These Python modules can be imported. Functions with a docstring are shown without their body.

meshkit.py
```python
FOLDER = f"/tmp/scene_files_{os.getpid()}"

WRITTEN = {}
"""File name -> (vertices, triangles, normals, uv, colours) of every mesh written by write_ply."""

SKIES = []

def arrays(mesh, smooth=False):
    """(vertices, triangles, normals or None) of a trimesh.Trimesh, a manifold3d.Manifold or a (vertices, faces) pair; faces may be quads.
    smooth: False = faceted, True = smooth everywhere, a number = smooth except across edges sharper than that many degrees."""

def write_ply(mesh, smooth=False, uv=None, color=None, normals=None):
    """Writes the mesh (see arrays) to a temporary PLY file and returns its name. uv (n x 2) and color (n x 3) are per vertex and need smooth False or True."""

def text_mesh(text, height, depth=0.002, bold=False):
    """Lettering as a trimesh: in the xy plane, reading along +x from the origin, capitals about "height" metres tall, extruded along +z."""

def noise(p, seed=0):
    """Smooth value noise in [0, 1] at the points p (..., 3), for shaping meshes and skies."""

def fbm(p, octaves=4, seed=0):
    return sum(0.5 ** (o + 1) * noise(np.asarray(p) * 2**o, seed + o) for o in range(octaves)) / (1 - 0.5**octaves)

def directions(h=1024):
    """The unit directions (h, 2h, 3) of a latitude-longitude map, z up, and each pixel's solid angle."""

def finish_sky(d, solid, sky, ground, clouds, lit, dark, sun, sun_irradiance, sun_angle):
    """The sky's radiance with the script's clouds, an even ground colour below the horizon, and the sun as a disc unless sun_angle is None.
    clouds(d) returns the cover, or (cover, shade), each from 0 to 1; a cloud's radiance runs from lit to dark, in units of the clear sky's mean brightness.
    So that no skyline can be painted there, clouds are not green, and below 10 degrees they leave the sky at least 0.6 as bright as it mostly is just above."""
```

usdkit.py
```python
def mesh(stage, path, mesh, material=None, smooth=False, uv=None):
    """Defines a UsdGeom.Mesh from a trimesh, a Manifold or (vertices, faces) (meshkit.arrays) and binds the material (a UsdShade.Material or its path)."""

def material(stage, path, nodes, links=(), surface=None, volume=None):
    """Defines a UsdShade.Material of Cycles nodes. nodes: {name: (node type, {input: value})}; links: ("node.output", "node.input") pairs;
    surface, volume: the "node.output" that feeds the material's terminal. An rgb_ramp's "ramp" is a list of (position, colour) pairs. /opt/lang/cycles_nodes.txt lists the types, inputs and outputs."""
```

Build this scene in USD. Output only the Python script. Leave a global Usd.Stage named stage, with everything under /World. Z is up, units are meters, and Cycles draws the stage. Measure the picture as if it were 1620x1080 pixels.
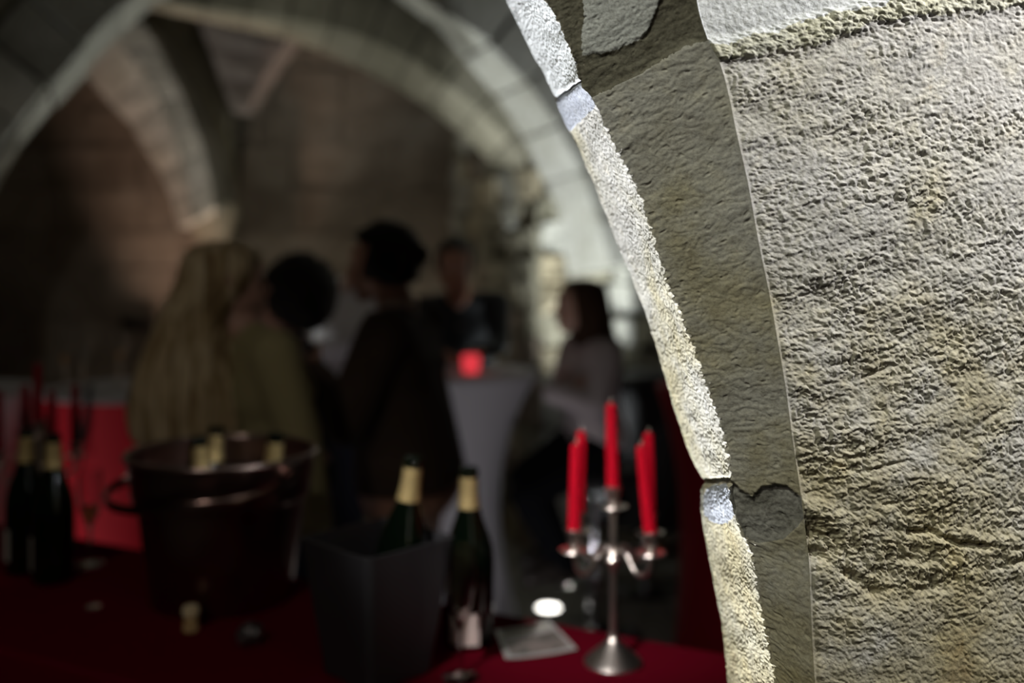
import math, random
import numpy as np, trimesh, manifold3d, usdkit, meshkit
from manifold3d import Manifold
from pxr import Usd, UsdGeom, UsdLux, UsdShade, Gf, Sdf, Vt

random.seed(7)
rng = np.random.default_rng(7)
stage = Usd.Stage.CreateInMemory()
UsdGeom.SetStageUpAxis(stage, 'Z'); UsdGeom.SetStageMetersPerUnit(stage, 1.0)
UsdGeom.Xform.Define(stage, '/World')

# ---------------------------------------------------------------- camera (35 mm lens, horizon at image row 420)
F, CX, HY, EYE = 1575.0, 810.0, 420.0, 1.6
cam = UsdGeom.Camera.Define(stage, '/World/camera')
cam.CreateHorizontalApertureAttr(36.0); cam.CreateVerticalApertureAttr(24.0); cam.CreateFocalLengthAttr(35.0)
cam.CreateVerticalApertureOffsetAttr(-(540 - HY) / 1620 * 36.0)
cam.CreateFStopAttr(2.1); cam.CreateFocusDistanceAttr(0.88); cam.CreateClippingRangeAttr(Gf.Vec2f(0.05, 100))
cam.CreateExposureAttr(0.0)
cam.AddTranslateOp().Set(Gf.Vec3d(0, 0, EYE)); cam.AddRotateXOp().Set(90.0)


def light_xf(l, pos, aim):
    d = Gf.Vec3d(*[a - b for a, b in zip(aim, pos)]).GetNormalized()
    rot = Gf.Rotation(Gf.Vec3d(0, 0, -1), d)
    l.AddTransformOp().Set(Gf.Matrix4d(rot, Gf.Vec3d(*pos)))


def spot(name, pos, aim, power, color, angle, soft=0.5, radius=0.02):
    l = UsdLux.SphereLight.Define(stage, '/World/' + name)
    light_xf(l, pos, aim)
    l.CreateRadiusAttr(radius); l.CreateColorAttr(Gf.Vec3f(*color)); l.CreateIntensityAttr(power / (4 * math.pi * math.pi * radius * radius)); l.CreateExposureAttr(0.0)
    s = UsdLux.ShapingAPI.Apply(l.GetPrim()); s.CreateShapingConeAngleAttr(angle); s.CreateShapingConeSoftnessAttr(soft)
    return l


LAMPS = [  # name, position, aim, power, colour, half angle, softness, radius
    ('spot_light', (0.95, 0.72, 2.27), (0.40, 0.90, 1.75), 60, (1.0, 0.985, 0.97), 31, 0.5, 0.02),                # grazes the near wall from above right
    ('spot_light_001', (0.0, 1.30, 0.04), (0.16, 0.98, 1.62), 860, (0.97, 0.99, 1.0), 16, 0.8, 0.03),              # floor uplight under the near arch
    ('spot_light_002', (0.17, 4.63, 0.04), (0.42, 5.25, 2.0), 360, (0.95, 1.0, 0.98), 26, 0.8, 0.05),              # floor uplight at the right pier
    ('spot_light_003', (-2.40, 6.15, 0.04), (-2.15, 6.7, 2.4), 120, (1.0, 0.70, 0.54), 27, 0.8, 0.05),             # warm floor uplight by the springer
    ('spot_light_004', (-1.0, 6.2, 0.04), (-1.0, 6.9, 2.0), 26, (1.0, 0.92, 0.74), 65, 0.8, 0.05),                 # floor uplight at the back wall
    ('spot_light_005', (-0.75, -0.30, 3.10), (0.27, 0.86, 1.56), 68, (0.97, 1.0, 0.82), 10, 0.8, 0.05),            # unseen fill, added to brighten the chamfer of the pier
    ('spot_light_006', (-2.2, 3.2, 0.04), (-1.5, 3.9, 0.9), 8, (1.0, 0.93, 0.9), 50, 0.8, 0.05),                   # floor uplight by the red table
    ('spot_light_007', (-1.75, 4.95, 0.04), (-1.35, 5.5, 2.7), 95, (0.95, 1.0, 0.94), 36, 0.7, 0.05),              # floor uplight under the wide arch
    ('spot_light_008', (-1.2, -1.5, 3.4), (-0.8, 3.0, 0.8), 48, (1.0, 0.9, 0.78), 60, 0.8, 0.06),                  # added dim fill from behind us, no lamp known there
    ('spot_light_009', (0.0, 3.2, 0.04), (-0.08, 4.25, 0.72), 10, (1.0, 0.95, 0.98), 36, 0.8, 0.05),               # added floor light to brighten the grey table and seated woman
    ('spot_light_010', (-0.95, -0.20, 2.85), (0.09, 1.72, 1.13), 310, (1.0, 0.95, 0.92), 7.5, 0.9, 0.04),          # added narrow beam to brighten the candles
    ('spot_light_011', (-1.9, 2.6, 3.35), (-1.5, 5.0, 2.95), 9, (1.0, 0.95, 0.80), 50, 0.8, 0.04),                  # added light to lift the dark face of the wide arch
]
for args in LAMPS:
    spot(*args)

# ---------------------------------------------------------------- helpers
taken = {}


def numbered(parent, name):
    k = (str(parent), name); n = taken.get(k, 0); taken[k] = n + 1
    return name if n == 0 else f'{name}_{n:03d}'


def tag(p, label=None, cat=None, group=None, kind=None):
    p = p.GetPrim() if hasattr(p, 'GetPrim') else p
    for k, v in (('label', label), ('category', cat), ('group', group), ('kind', kind)):
        if v:
            p.SetCustomDataByKey(k, v)
    return p


def thing(name, label, cat, loc=(0, 0, 0), rz=0.0, group=None, kind=None):
    x = UsdGeom.Xform.Define(stage, '/World/' + numbered('/World', name))
    x.AddTranslateOp().Set(Gf.Vec3d(*map(float, loc)))
    x.AddRotateZOp().Set(float(math.degrees(rz)))
    return tag(x, label, cat, group, kind)


def obj(name, mesh, material, parent=None, smooth=35, label=None, normals=None, kind=None):
    base = parent.GetPath() if parent is not None else '/World'
    path = f'{base}/{numbered(base, name)}'
    if normals is not None:
        m = usdkit.mesh(stage, path, mesh, material)
        m.CreateNormalsAttr(Vt.Vec3fArray.FromNumpy(np.asarray(normals, np.float32))); m.SetNormalsInterpolation('vertex')
    else:
        m = usdkit.mesh(stage, path, mesh, material, smooth=smooth)
    if label or kind:
        tag(m, label, kind=kind)
    return m.GetPrim()


def dup(src, loc, rz, label, group=None):
    was = src.GetCustomData()
    base = src.GetName().rsplit('_0', 1)[0]
    r = thing(base, label, was['category'], loc, rz, group or was.get('group'))
    r.GetReferences().AddInternalReference(src.GetPath())
    r.SetInstanceable(True)
    return r


def at(px, py, d):
    return np.array([(px - CX) / F * d, d, EYE - (py - HY) / F * d])


def px2x(px, d):
    return (px - CX) / F * d


def py2z(py, d):
    return EYE - (py - HY) / F * d


# 2D gradient noise
_perm = np.random.default_rng(3).permutation(4096)
_ga = np.random.default_rng(4).uniform(0, 2 * np.pi, 4096)


def gnoise(x, y, seed=0):
    xi, yi = np.floor(x).astype(int), np.floor(y).astype(int)
    fx, fy = x - xi, y - yi
    u, v = fx ** 3 * (fx * (fx * 6 - 15) + 10), fy ** 3 * (fy * (fy * 6 - 15) + 10)

    def g(ix, iy, dx, dy):
        a = _ga[_perm[(_perm[(ix + seed * 131) & 4095] + iy) & 4095]]
        return np.cos(a) * dx + np.sin(a) * dy
    n00, n10 = g(xi, yi, fx, fy), g(xi + 1, yi, fx - 1, fy)
    n01, n11 = g(xi, yi + 1, fx, fy - 1), g(xi + 1, yi + 1, fx - 1, fy - 1)
    return 1.5 * ((n00 * (1 - u) + n10 * u) * (1 - v) + (n01 * (1 - u) + n11 * u) * v)


def gfbm(x, y, octv=3, seed=0, gain=0.5):
    t, a = 0, 1.0
    for o in range(octv):
        t = t + a * gnoise(x * 2 ** o, y * 2 ** o, seed + o * 7); a *= gain
    return t


def sstep(a, b, x):
    t = np.clip((x - a) / (b - a), 0, 1)
    return t * t * (3 - 2 * t)


# ---------------------------------------------------------------- materials
LK = '/World/Looks/'
UsdGeom.Scope.Define(stage, '/World/Looks')


def plain(name, col, rough=0.6, metal=0.0, **kw):
    return usdkit.material(stage, LK + name, {'p': ('principled_bsdf', {'base_color': col, 'roughness': rough, 'metallic': metal, **kw})}, surface='p.BSDF')


def stone_mat(name, cols, scale=6.0, rough=0.9, fine=120.0, bump=0.35, dist=0.004, random=0.0, spots=None, stretch=(1, 1, 1)):
    """mottled stone: colour ramp over a large noise, mixed with a fine grain; bump for the grain"""
    n = {
        'g': ('texture_coordinate', {}), 'mp': ('mapping', {'scale': stretch}),
        'n1': ('noise_texture', {'scale': scale, 'detail': 6.0, 'roughness': 0.6, 'distortion': 0.3}),
        'n2': ('noise_texture', {'scale': fine, 'detail': 4.0, 'roughness': 0.65}),
        'r': ('rgb_ramp', {'ramp': [(0.25 + 0.5 * i / (len(cols) - 1), c) for i, c in enumerate(cols)]}),
        'r2': ('rgb_ramp', {'ramp': [(0.3, (0.62, 0.60, 0.56)), (0.5, (1, 1, 1)), (0.7, (1.18, 1.17, 1.13))]}),
        'm': ('mix_color', {'blend_type': 'multiply', 'fac': 1.0, 'use_clamp': False}),
        'b': ('bump', {'strength': bump, 'distance': dist}),
        'p': ('principled_bsdf', {'roughness': rough, 'specular_ior_level': 0.2}),
    }
    l = [('g.object', 'mp.vector'), ('mp.vector', 'n1.vector'), ('mp.vector', 'n2.vector'), ('n1.fac', 'r.fac'), ('n2.fac', 'r2.fac'), ('r.color', 'm.a'), ('r2.color', 'm.b'), ('n2.fac', 'b.height'), ('b.normal', 'p.normal')]
    out = 'm.result'
    if random:
        n['oi'] = ('object_info', {}); n['mr'] = ('map_range', {'from_min': 0.0, 'from_max': 1.0, 'to_min': 1 - random, 'to_max': 1 + random})
        n['h'] = ('hsv', {})
        l += [('oi.random', 'mr.value'), ('mr.result', 'h.value'), (out, 'h.color')]
        out = 'h.color'
    l.append((out, 'p.base_color'))
    return usdkit.material(stage, LK + name, n, l, surface='p.BSDF')

M = {}
def limestone(name='limestone', fine=340.0, dist=0.0012, stretch=(1, 1, 1)):
    n = {'g': ('texture_coordinate', {}), 'x': ('separate_xyz', {}),
         'n0': ('noise_texture', {'scale': 9.0, 'detail': 5.0, 'roughness': 0.62}), 'n1': ('noise_texture', {'scale': 30.0, 'detail': 5.0, 'roughness': 0.65, 'distortion': 0.5}), 'n2': ('noise_texture', {'scale': fine, 'detail': 4.0, 'roughness': 0.65}), 'mp': ('mapping', {'scale': stretch}),
         'z': ('map_range', {'from_min': 1.80, 'from_max': 1.30, 'to_min': -0.22, 'to_max': 0.13}),
         'a': ('math', {'math_type': 'add'}),
         'r': ('rgb_ramp', {'ramp': [(0.28, (0.45, 0.44, 0.42)), (0.45, (0.455, 0.44, 0.395)), (0.56, (0.42, 0.39, 0.295)), (0.72, (0.38, 0.335, 0.21)), (0.85, (0.33, 0.26, 0.14))]}),
         'r1': ('rgb_ramp', {'ramp': [(0.3, (0.80, 0.78, 0.75)), (0.5, (1, 1, 1)), (0.66, (1.10, 1.08, 1.02)), (0.78, (1.0, 0.86, 0.68))]}),
         'r2': ('rgb_ramp', {'ramp': [(0.3, (0.70, 0.68, 0.66)), (0.5, (1, 1, 1)), (0.7, (1.14, 1.14, 1.12))]}),
         'm1': ('mix_color', {'blend_type': 'multiply', 'fac': 1.0, 'use_clamp': False}), 'm2': ('mix_color', {'blend_type': 'multiply', 'fac': 1.0, 'use_clamp': False}),
         'b': ('bump', {'strength': 0.5 if fine > 300 else 0.9, 'distance': dist}), 'p': ('principled_bsdf', {'roughness': 0.92, 'specular_ior_level': 0.2})}
    l = [('g.object', 'n0.vector'), ('g.object', 'n1.vector'), ('g.object', 'mp.vector'), ('mp.vector', 'n2.vector'), ('g.object', 'x.vector'), ('x.z', 'z.value'), ('z.result', 'a.value1'), ('n0.fac', 'a.value2'), ('a.value', 'r.fac'), ('n1.fac', 'r1.fac'), ('n2.fac', 'r2.fac'),
         ('r.color', 'm1.a'), ('r1.color', 'm1.b'), ('m1.result', 'm2.a'), ('r2.color', 'm2.b'), ('m2.result', 'p.base_color'), ('n2.fac', 'b.height'), ('b.normal', 'p.normal')]
    return usdkit.material(stage, LK + name, n, l, surface='p.BSDF')
M['limestone'] = limestone()
M['coarse_limestone'] = limestone('coarse_limestone', 75.0, 0.012, (1, 1, 2.2))
M['white_stone'] = stone_mat('white_stone', [(0.47, 0.47, 0.45), (0.53, 0.545, 0.555), (0.56, 0.57, 0.58)], 9.0, fine=420.0, bump=0.6, dist=0.0012)
M['mortar'] = stone_mat('mortar', [(0.46, 0.45, 0.33), (0.54, 0.53, 0.43), (0.42, 0.42, 0.37)], 20.0, fine=300.0, bump=0.7, dist=0.0015)
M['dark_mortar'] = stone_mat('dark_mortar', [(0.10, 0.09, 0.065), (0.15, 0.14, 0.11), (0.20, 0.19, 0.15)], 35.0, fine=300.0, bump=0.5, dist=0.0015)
M['grey_mortar'] = stone_mat('grey_mortar', [(0.17, 0.165, 0.14), (0.25, 0.245, 0.225), (0.36, 0.355, 0.34)], 35.0, fine=300.0, bump=0.5, dist=0.0015)
M['blue_mortar'] = stone_mat('blue_mortar', [(0.30, 0.32, 0.38), (0.38, 0.40, 0.46), (0.46, 0.48, 0.52)], 35.0, fine=300.0, bump=0.5, dist=0.0015)

# ---------------------------------------------------------------- near arch: wall face, chamfer and soffit as one displaced surface, split into stones
def curve(pts):
    from scipy.interpolate import PchipInterpolator
    p = np.array(pts, float)
    f = PchipInterpolator(p[:, 1], p[:, 0])
    lo, hi = p[0], p[-1]
    slo = (p[2, 0] - p[0, 0]) / (p[2, 1] - p[0, 1]); shi = (p[-1, 0] - p[-3, 0]) / (p[-1, 1] - p[-3, 1])
    return lambda y: np.where(y < lo[1], lo[0] + slo * (y - lo[1]), np.where(y > hi[1], hi[0] + shi * (y - hi[1]), f(np.clip(y, lo[1], hi[1]))))

e1 = curve([(1102, 0), (1119, 62), (1139, 102), (1153, 154), (1164, 207), (1182, 286), (1200, 385), (1216, 462), (1230, 540), (1242, 610), (1255, 706), (1264, 765), (1271, 818), (1279, 884), (1284, 1000), (1289, 1080)])
e2 = curve([(862, 0), (881, 30), (895, 65), (913, 108), (916, 128), (933, 151), (948, 178), (966, 219), (990, 261), (1012, 309), (1039, 395), (1056, 444), (1080, 501), (1100, 558), (1122, 626), (1136, 662), (1153, 722), (1156, 750), (1155, 776), (1167, 827), (1190, 876), (1204, 955), (1219, 1035), (1226, 1080)])
e3 = curve([(801, 0), (827, 56), (859, 115), (877, 154), (889, 184), (911, 228), (936, 284), (966, 355), (1002, 444), (1023, 501), (1043, 566), (1057, 618), (1071, 667), (1095, 729), (1110, 760), (1107, 791), (1113, 835), (1129, 920), (1142, 1000), (1151, 1080)])
RS = 0.27                                                   # the wall face turns away to the right


def on_wall(px, py):
    kx = (px - CX) / F
    d = (0.85 - RS * 0.256) / (1 - RS * kx)
    return np.stack([kx * d, d, EYE - (py - HY) / F * d], -1)


def on_depth(px, py, d):
    return np.stack([(px - CX) / F * d, d + 0 * px, EYE - (py - HY) / F * d], -1)

V0, V1, DV = -190.0, 1215.0, 1.35
v = np.arange(V0, V1, DV)
y1 = v; y2 = 150 + (v - 64) * 0.861; y3 = 185 + (v - 64) * 0.80
P1 = on_wall(e1(y1), y1)
wid = sstep(1080, -150, y2)
d2 = 0.872 - 0.02 * wid
P2 = on_depth(e2(y2), y2, d2)
P3 = on_depth(e3(y3), y3, d2 + 0.175)
Rpx = 1690.0
y1r = y1 + (-85 + (v - 80) / 720 * 130)
Pr = on_wall(np.full_like(v, Rpx), y1r)
nR, nM, nB = 340, 140, 112
segs = []
def lerp(a, b, n, end=False):
    t = np.linspace(0, 1, n + 1)[:None if end else -1]
    return a[:, None] * (1 - t)[None, :, None] + b[:, None] * t[None, :, None]
G = np.concatenate([lerp(Pr, P1, nR), lerp(P1, P2, nM), lerp(P2, P3, nB, True)], 1)
H_, W_ = G.shape[:2]
cR, cE1, cE2 = slice(0, nR), nR, nR + nM
depth = G[..., 1]
PX = CX + F * G[..., 0] / depth; PY = HY + F * (EYE - G[..., 2]) / depth
col = np.arange(W_)[None, :] + 0 * PX
reg = np.where(col < cE1, 0, np.where(col < cE2, 1, 2))
# base normals (smoothed over the arrises)
def grid_normals(G):
    du = np.gradient(G, axis=1); dv = np.gradient(G, axis=0)
    n = np.cross(du, dv); n /= np.linalg.norm(n, axis=-1, keepdims=True) + 1e-12
    return n
N0 = grid_normals(G)
if N0[H_ // 2, 10, 1] > 0: N0 = -N0
from scipy.ndimage import gaussian_filter, gaussian_filter1d
NS = gaussian_filter1d(N0, 2.0, axis=1); NS /= np.linalg.norm(NS, axis=-1, keepdims=True)
# arc coordinates in metres for the noise
su = np.concatenate([np.zeros((H_, 1)), np.cumsum(np.linalg.norm(np.diff(G, axis=1), axis=-1), 1)], 1); su = su - su[:, cE1:cE1 + 1]
sv = np.repeat(np.cumsum(np.r_[0, np.linalg.norm(np.diff(G[:, cE1], axis=0), axis=-1)])[:, None], W_, 1)
tilt = np.where(reg == 0, 0.16, 0.02)
a_, b_ = su, sv - tilt * su
mm = 0.001


def streaks(a, b, la, lb, seed, octv=3):
    w = 0.35 * lb * gnoise(a / (3 * la), b / (3 * lb), seed + 50)
    return gfbm(a / la, (b + w) / lb, octv, seed)

patch = sstep(-0.6, 0.7, gfbm(a_ / 0.10, b_ / 0.05, 3, 41))
hR = 0.75 * mm * streaks(a_, b_, 0.032, 0.012, 1, 2) + 1.9 * mm * streaks(a_, b_, 0.11, 0.034, 11, 2) + 3.0 * mm * gfbm(a_ / 0.25, b_ / 0.14, 2, 21)
wx, wy = 0.003 * gnoise(a_ / 0.011, b_ / 0.009, 71), 0.0025 * gnoise(a_ / 0.012, b_ / 0.008, 72)
scale1 = np.abs(gnoise((a_ + wx) / 0.0115, (b_ + wy) / 0.0062, 31)) + 0.55 * np.abs(gnoise((a_ - wy) / 0.0060, (b_ + wx) / 0.0036, 33))
fine_ = gfbm(a_ / 0.0046, b_ / 0.0030, 2, 35)
hR = hR + (1.9 * mm * scale1 + 0.62 * mm * fine_) * (0.72 + 0.62 * patch) - 1.3 * mm * sstep(0.45, 0.95, streaks(a_, b_, 0.011, 0.006, 37, 2)) * patch
hM = 0.36 * mm * streaks(a_, b_, 0.03, 0.012, 2, 2) + 0.8 * mm * streaks(a_, b_, 0.09, 0.03, 12, 2) + 1.0 * mm * np.abs(gnoise((a_ + wx) / 0.014, (b_ + wy) / 0.007, 32)) + 0.24 * mm * gfbm(a_ / 0.005, b_ / 0.0035, 2, 36) - 1.0 * mm * sstep(0.45, 0.95, streaks(a_, b_, 0.011, 0.007, 38, 2)) + 1.2 * mm * gfbm(a_ / 0.12, b_ / 0.1, 2, 22)
hB = 0.62 * mm * gfbm(su / 0.0065, sv / 0.0035, 3, 3) + 0.30 * mm * np.abs(gnoise(su / 0.009, sv / 0.004, 14)) + 1.0 * mm * gfbm(su / 0.03, sv / 0.02, 2, 13) + 1.5 * mm * gfbm(su / 0.1, sv / 0.06, 2, 23)
hR = hR * (1 - 0.42 * sstep(870, 950, PY)) * (1 - 0.15 * sstep(330, 80, PY))
wR = sstep(cE1 + 4, cE1 - 4, col); wB = sstep(cE2 - 3, cE2 + 4, col)
h = hR * wR + hB * wB + hM * (1 - wR) * (1 - wB)
# a crisp arris between wall face and chamfer, standing a little proud
h = h * (1 - 0.8 * np.exp(-((col - cE1) / 4.0) ** 2)) + 1.2 * mm * np.exp(-((col - cE1) / 1.6) ** 2)
# the edge of the soffit breaks into grains
h = h + 2.2 * mm * np.exp(-((col - cE2) / 3.0) ** 2) * gfbm(su / 0.02, sv / 0.006, 3, 77)
# features traced in the picture's frame on the stone itself ---------------------------------------
jit = 6 * gfbm(PX / 40, PY / 40, 3, 91) + 3.0 * gfbm(PX / 9, PY / 7, 2, 92)


def yline(pts, x):
    p = np.array(pts, float)
    return np.interp(x, p[:, 0], p[:, 1])

# upper joint on the wall face: a proud rough ridge of mortar
ju = yline([(1100, 70), (1150, 67), (1200, 54), (1250, 42), (1300, 27), (1370, 10), (1420, -2), (1520, -12), (1700, -40)], PX)
jl = yline([(1100, 84), (1140, 97), (1180, 90), (1230, 82), (1290, 70), (1330, 52), (1420, 26), (1520, 20), (1620, 6), (1700, -2)], PX)
inJ1R = (reg == 0) & (PY + jit > ju) & (PY + jit < jl)
prof = np.clip((PY + jit - ju) / np.maximum(jl - ju, 1), -0.6, 1.6)
ridge = sstep(-0.5, 0.15, prof) * sstep(1.6, 0.55, prof)
h = np.where(reg == 0, h + ridge * (3.4 * mm + 1.0 * mm * gfbm(su / 0.007, sv / 0.005, 3, 93)) - 1.0 * mm * sstep(0.85, 1.15, prof) * sstep(1.9, 1.2, (PY + jit - ju) / np.maximum(jl - ju, 1)), h)
upper = (reg == 0) & (PY + jit <= ju)
hU = 0.55 * mm * gfbm(su / 0.006, sv / 0.005, 3, 5) + 1.5 * mm * gfbm(su / 0.05, sv / 0.03, 2, 6)
h = np.where(upper, h * (1 - sstep(2, 14, ju - PY - jit)) + (hU - 1.0 * mm) * sstep(2, 14, ju - PY - jit), h)
# upper joint on the chamfer: recessed dark mortar
mu = yline([(860, 96), (935, 86), (975, 79), (1013, 61), (1025, 44), (1037, 18), (1048, -10), (1075, -60), (1130, -90)], PX)
ml = yline([(860, 176), (945, 149), (978, 134), (1007, 119), (1043, 98), (1084, 73), (1121, 64)], PX)
inJ1M = (reg == 1) & (PY + 0.5 * jit > mu) & (PY + 0.5 * jit < ml) & (PX < 1050 + 400)
recess = sstep(-5, 9, PY + 0.5 * jit - mu) * sstep(-5, 9, ml - PY - 0.5 * jit)
h = np.where(reg == 1, h - recess * (2.5 * mm * sstep(cE1, cE1 + 12, col)) + 0.5 * recess * mm * gfbm(su / 0.02, sv / 0.02, 3, 95), h)
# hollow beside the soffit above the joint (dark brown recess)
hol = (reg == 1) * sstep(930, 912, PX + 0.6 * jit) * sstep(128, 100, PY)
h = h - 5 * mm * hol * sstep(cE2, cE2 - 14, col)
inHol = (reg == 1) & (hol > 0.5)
# joint on the soffit: bluish mortar
bu = yline([(850, 172), (877, 158), (916, 130), (940, 112)], PX); bl = yline([(850, 235), (893, 212), (920, 190), (948, 165), (960, 160)], PX)
inJ1B = (reg == 2) & (PY + 0.6 * jit > bu) & (PY + 0.6 * jit < bl)
h = h - (reg == 2) * 3.5 * mm * np.exp(-((PY + 0.6 * jit - bu) / 5) ** 2)
h = np.where(inJ1B, 0.5 * h, h)
# lower joint: chamfer pocket, soffit plug, wall crevice
pk = ((PX - 1222) / 45) ** 2 + ((PY - 822 + 0.12 * (PX - 1222)) / 36) ** 2 + 0.035 * jit
pu = yline([(1130, 762), (1160, 764), (1175, 778), (1190, 785), (1205, 770), (1225, 766), (1245, 770), (1262, 782), (1280, 790)], PX)
pl = yline([(1130, 800), (1165, 815), (1180, 850), (1200, 858), (1240, 852), (1265, 828), (1280, 805)], PX)
inJ2M = (reg == 1) & (PY + 0.35 * jit > pu) & (PY + 0.35 * jit < pl)
rec2 = sstep(-4, 8, PY + 0.35 * jit - pu) * sstep(-4, 14, pl - PY - 0.35 * jit)
h = np.where(reg == 1, h - 4.5 * mm * rec2 * sstep(cE1, cE1 + 10, col) + 1.2 * rec2 * mm * gfbm(su / 0.014, sv / 0.014, 3, 97), h)
inJ2B = (reg == 2) & (((PX - 1137) / 26) ** 2 + ((PY - 795) / 34) ** 2 + 0.05 * jit < 1)
h = h - (reg == 2) * 5 * mm * np.exp(-((PY + 0.5 * jit - 762) / 6) ** 2)
j2u = yline([(1270, 800), (1300, 806), (1340, 832), (1400, 838), (1450, 838), (1500, 845), (1560, 858), (1620, 850), (1700, 840)], PX)
j2l = yline([(1270, 872), (1310, 890), (1345, 915), (1380, 940), (1410, 948), (1470, 935), (1540, 915), (1620, 885), (1700, 870)], PX)
inJ2R = (reg == 0) & (PY + jit > j2u) & (PY + jit < j2l)
q2 = (PY + jit - j2u) / np.maximum(j2l - j2u, 1)
fade = sstep(1640, 1330, PX)
h = np.where(reg == 0, h + (4.0 * mm * np.exp(-((q2 - 0.05) / 0.22) ** 2) * (0.35 + 0.65 * sstep(1420, 1280, PX))
             - (3.0 * mm + 3.5 * mm * sstep(1400, 1290, PX)) * sstep(-0.7, 0.5, gfbm(PX / 60, PY / 40, 2, 98)) * np.exp(-((q2 - 0.93) / 0.13) ** 2)
             - 3.5 * mm * np.exp(-((q2 - 0.5) / 0.5) ** 2) * fade
             + 1.9 * mm * np.exp(-((q2 - 0.5) / 0.6) ** 2) * gfbm(su / 0.013, sv / 0.009, 3, 99) + 1.3 * mm * np.exp(-((q2 - 0.5) / 0.65) ** 2) * np.abs(gfbm(su / 0.006, sv / 0.0045, 2, 96))), h)
h = np.where(reg == 0, h - 4.0 * mm * np.exp(-((PY + 0.6 * jit - yline([(1430, 842), (1470, 838), (1520, 862), (1570, 866)], PX)) / 5) ** 2) * sstep(1425, 1450, PX) * sstep(1580, 1555, PX), h)
# tool marks: straight chisel cuts that catch the light
for (xa, ya, xb, yb, dep, wd) in [(1352, 603, 1412, 580, 2.0, 3.5), (1545, 672, 1592, 642, 2.2, 5.0), (1340, 752, 1450, 724, 2.2, 4.0), (1385, 798, 1460, 788, 2.0, 4.0), (1590, 330, 1635, 318, 1.5, 4.0),
                                 (1260, 470, 1290, 462, 1.2, 3.0), (1350, 268, 1440, 235, 1.6, 6.0), (1340, 298, 1420, 270, 1.6, 5.0), (1500, 232, 1560, 260, 2.0, 5.0)]:
    t = np.clip(((PX - xa) * (xb - xa) + (PY - ya) * (yb - ya)) / ((xb - xa) ** 2 + (yb - ya) ** 2), 0, 1)
    cxp, cyp = xa + t * (xb - xa), ya + t * (yb - ya)
    s = (PY - cyp) + 0.1 * jit; dd = np.hypot(PX - cxp, s)
    h = np.where(reg == 0, h - dep * mm * np.exp(-(dd / wd) ** 2) * np.sin(np.clip((s / wd) * 0.9 + 0.8, -1.5, 1.5)) * np.sin(np.pi * np.clip(t, 0.04, 0.96)), h)
D = G + NS * h[..., None]
NDR, NDM = grid_normals(D[:, :cE1 + 1]), grid_normals(D[:, cE1:])
if NDR[H_ // 2, 10, 1] > 0: NDR, NDM = -NDR, -NDM
# parts by face
PXc, PYc = PX[:-1, :-1], PY[:-1, :-1]
def cell(a): return a[:-1, :-1]
jr = cell(jit)
part = np.full((H_ - 1, W_ - 1), 1)                                        # 0 top stone, 1 middle stone, 2 bottom stone, then the mortars
r_ = cell(reg)
part[(r_ == 0) & (PYc + jr <= cell(ju))] = 0
part[(r_ == 1) & (PYc + 0.5 * jr <= cell(mu))] = 0
part[(r_ == 2) & (PYc + 0.6 * jr <= cell(bu))] = 0
part[(r_ == 0) & (PYc + jr >= cell(j2u))] = 2
part[(r_ == 1) & (PYc + 0.35 * jr >= cell(pu))] = 2
part[(r_ == 2) & (PYc > 795)] = 2
part[cell(inJ1R)] = 3; part[cell(inJ1M)] = 4; part[cell(inHol)] = 4; part[cell(inJ1B)] = 5  # the hollow takes the dark mortar colour as well
part[cell(inJ2M)] = 6; part[cell(inJ2B)] = 7; part[cell(inJ2R)] = 8
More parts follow.
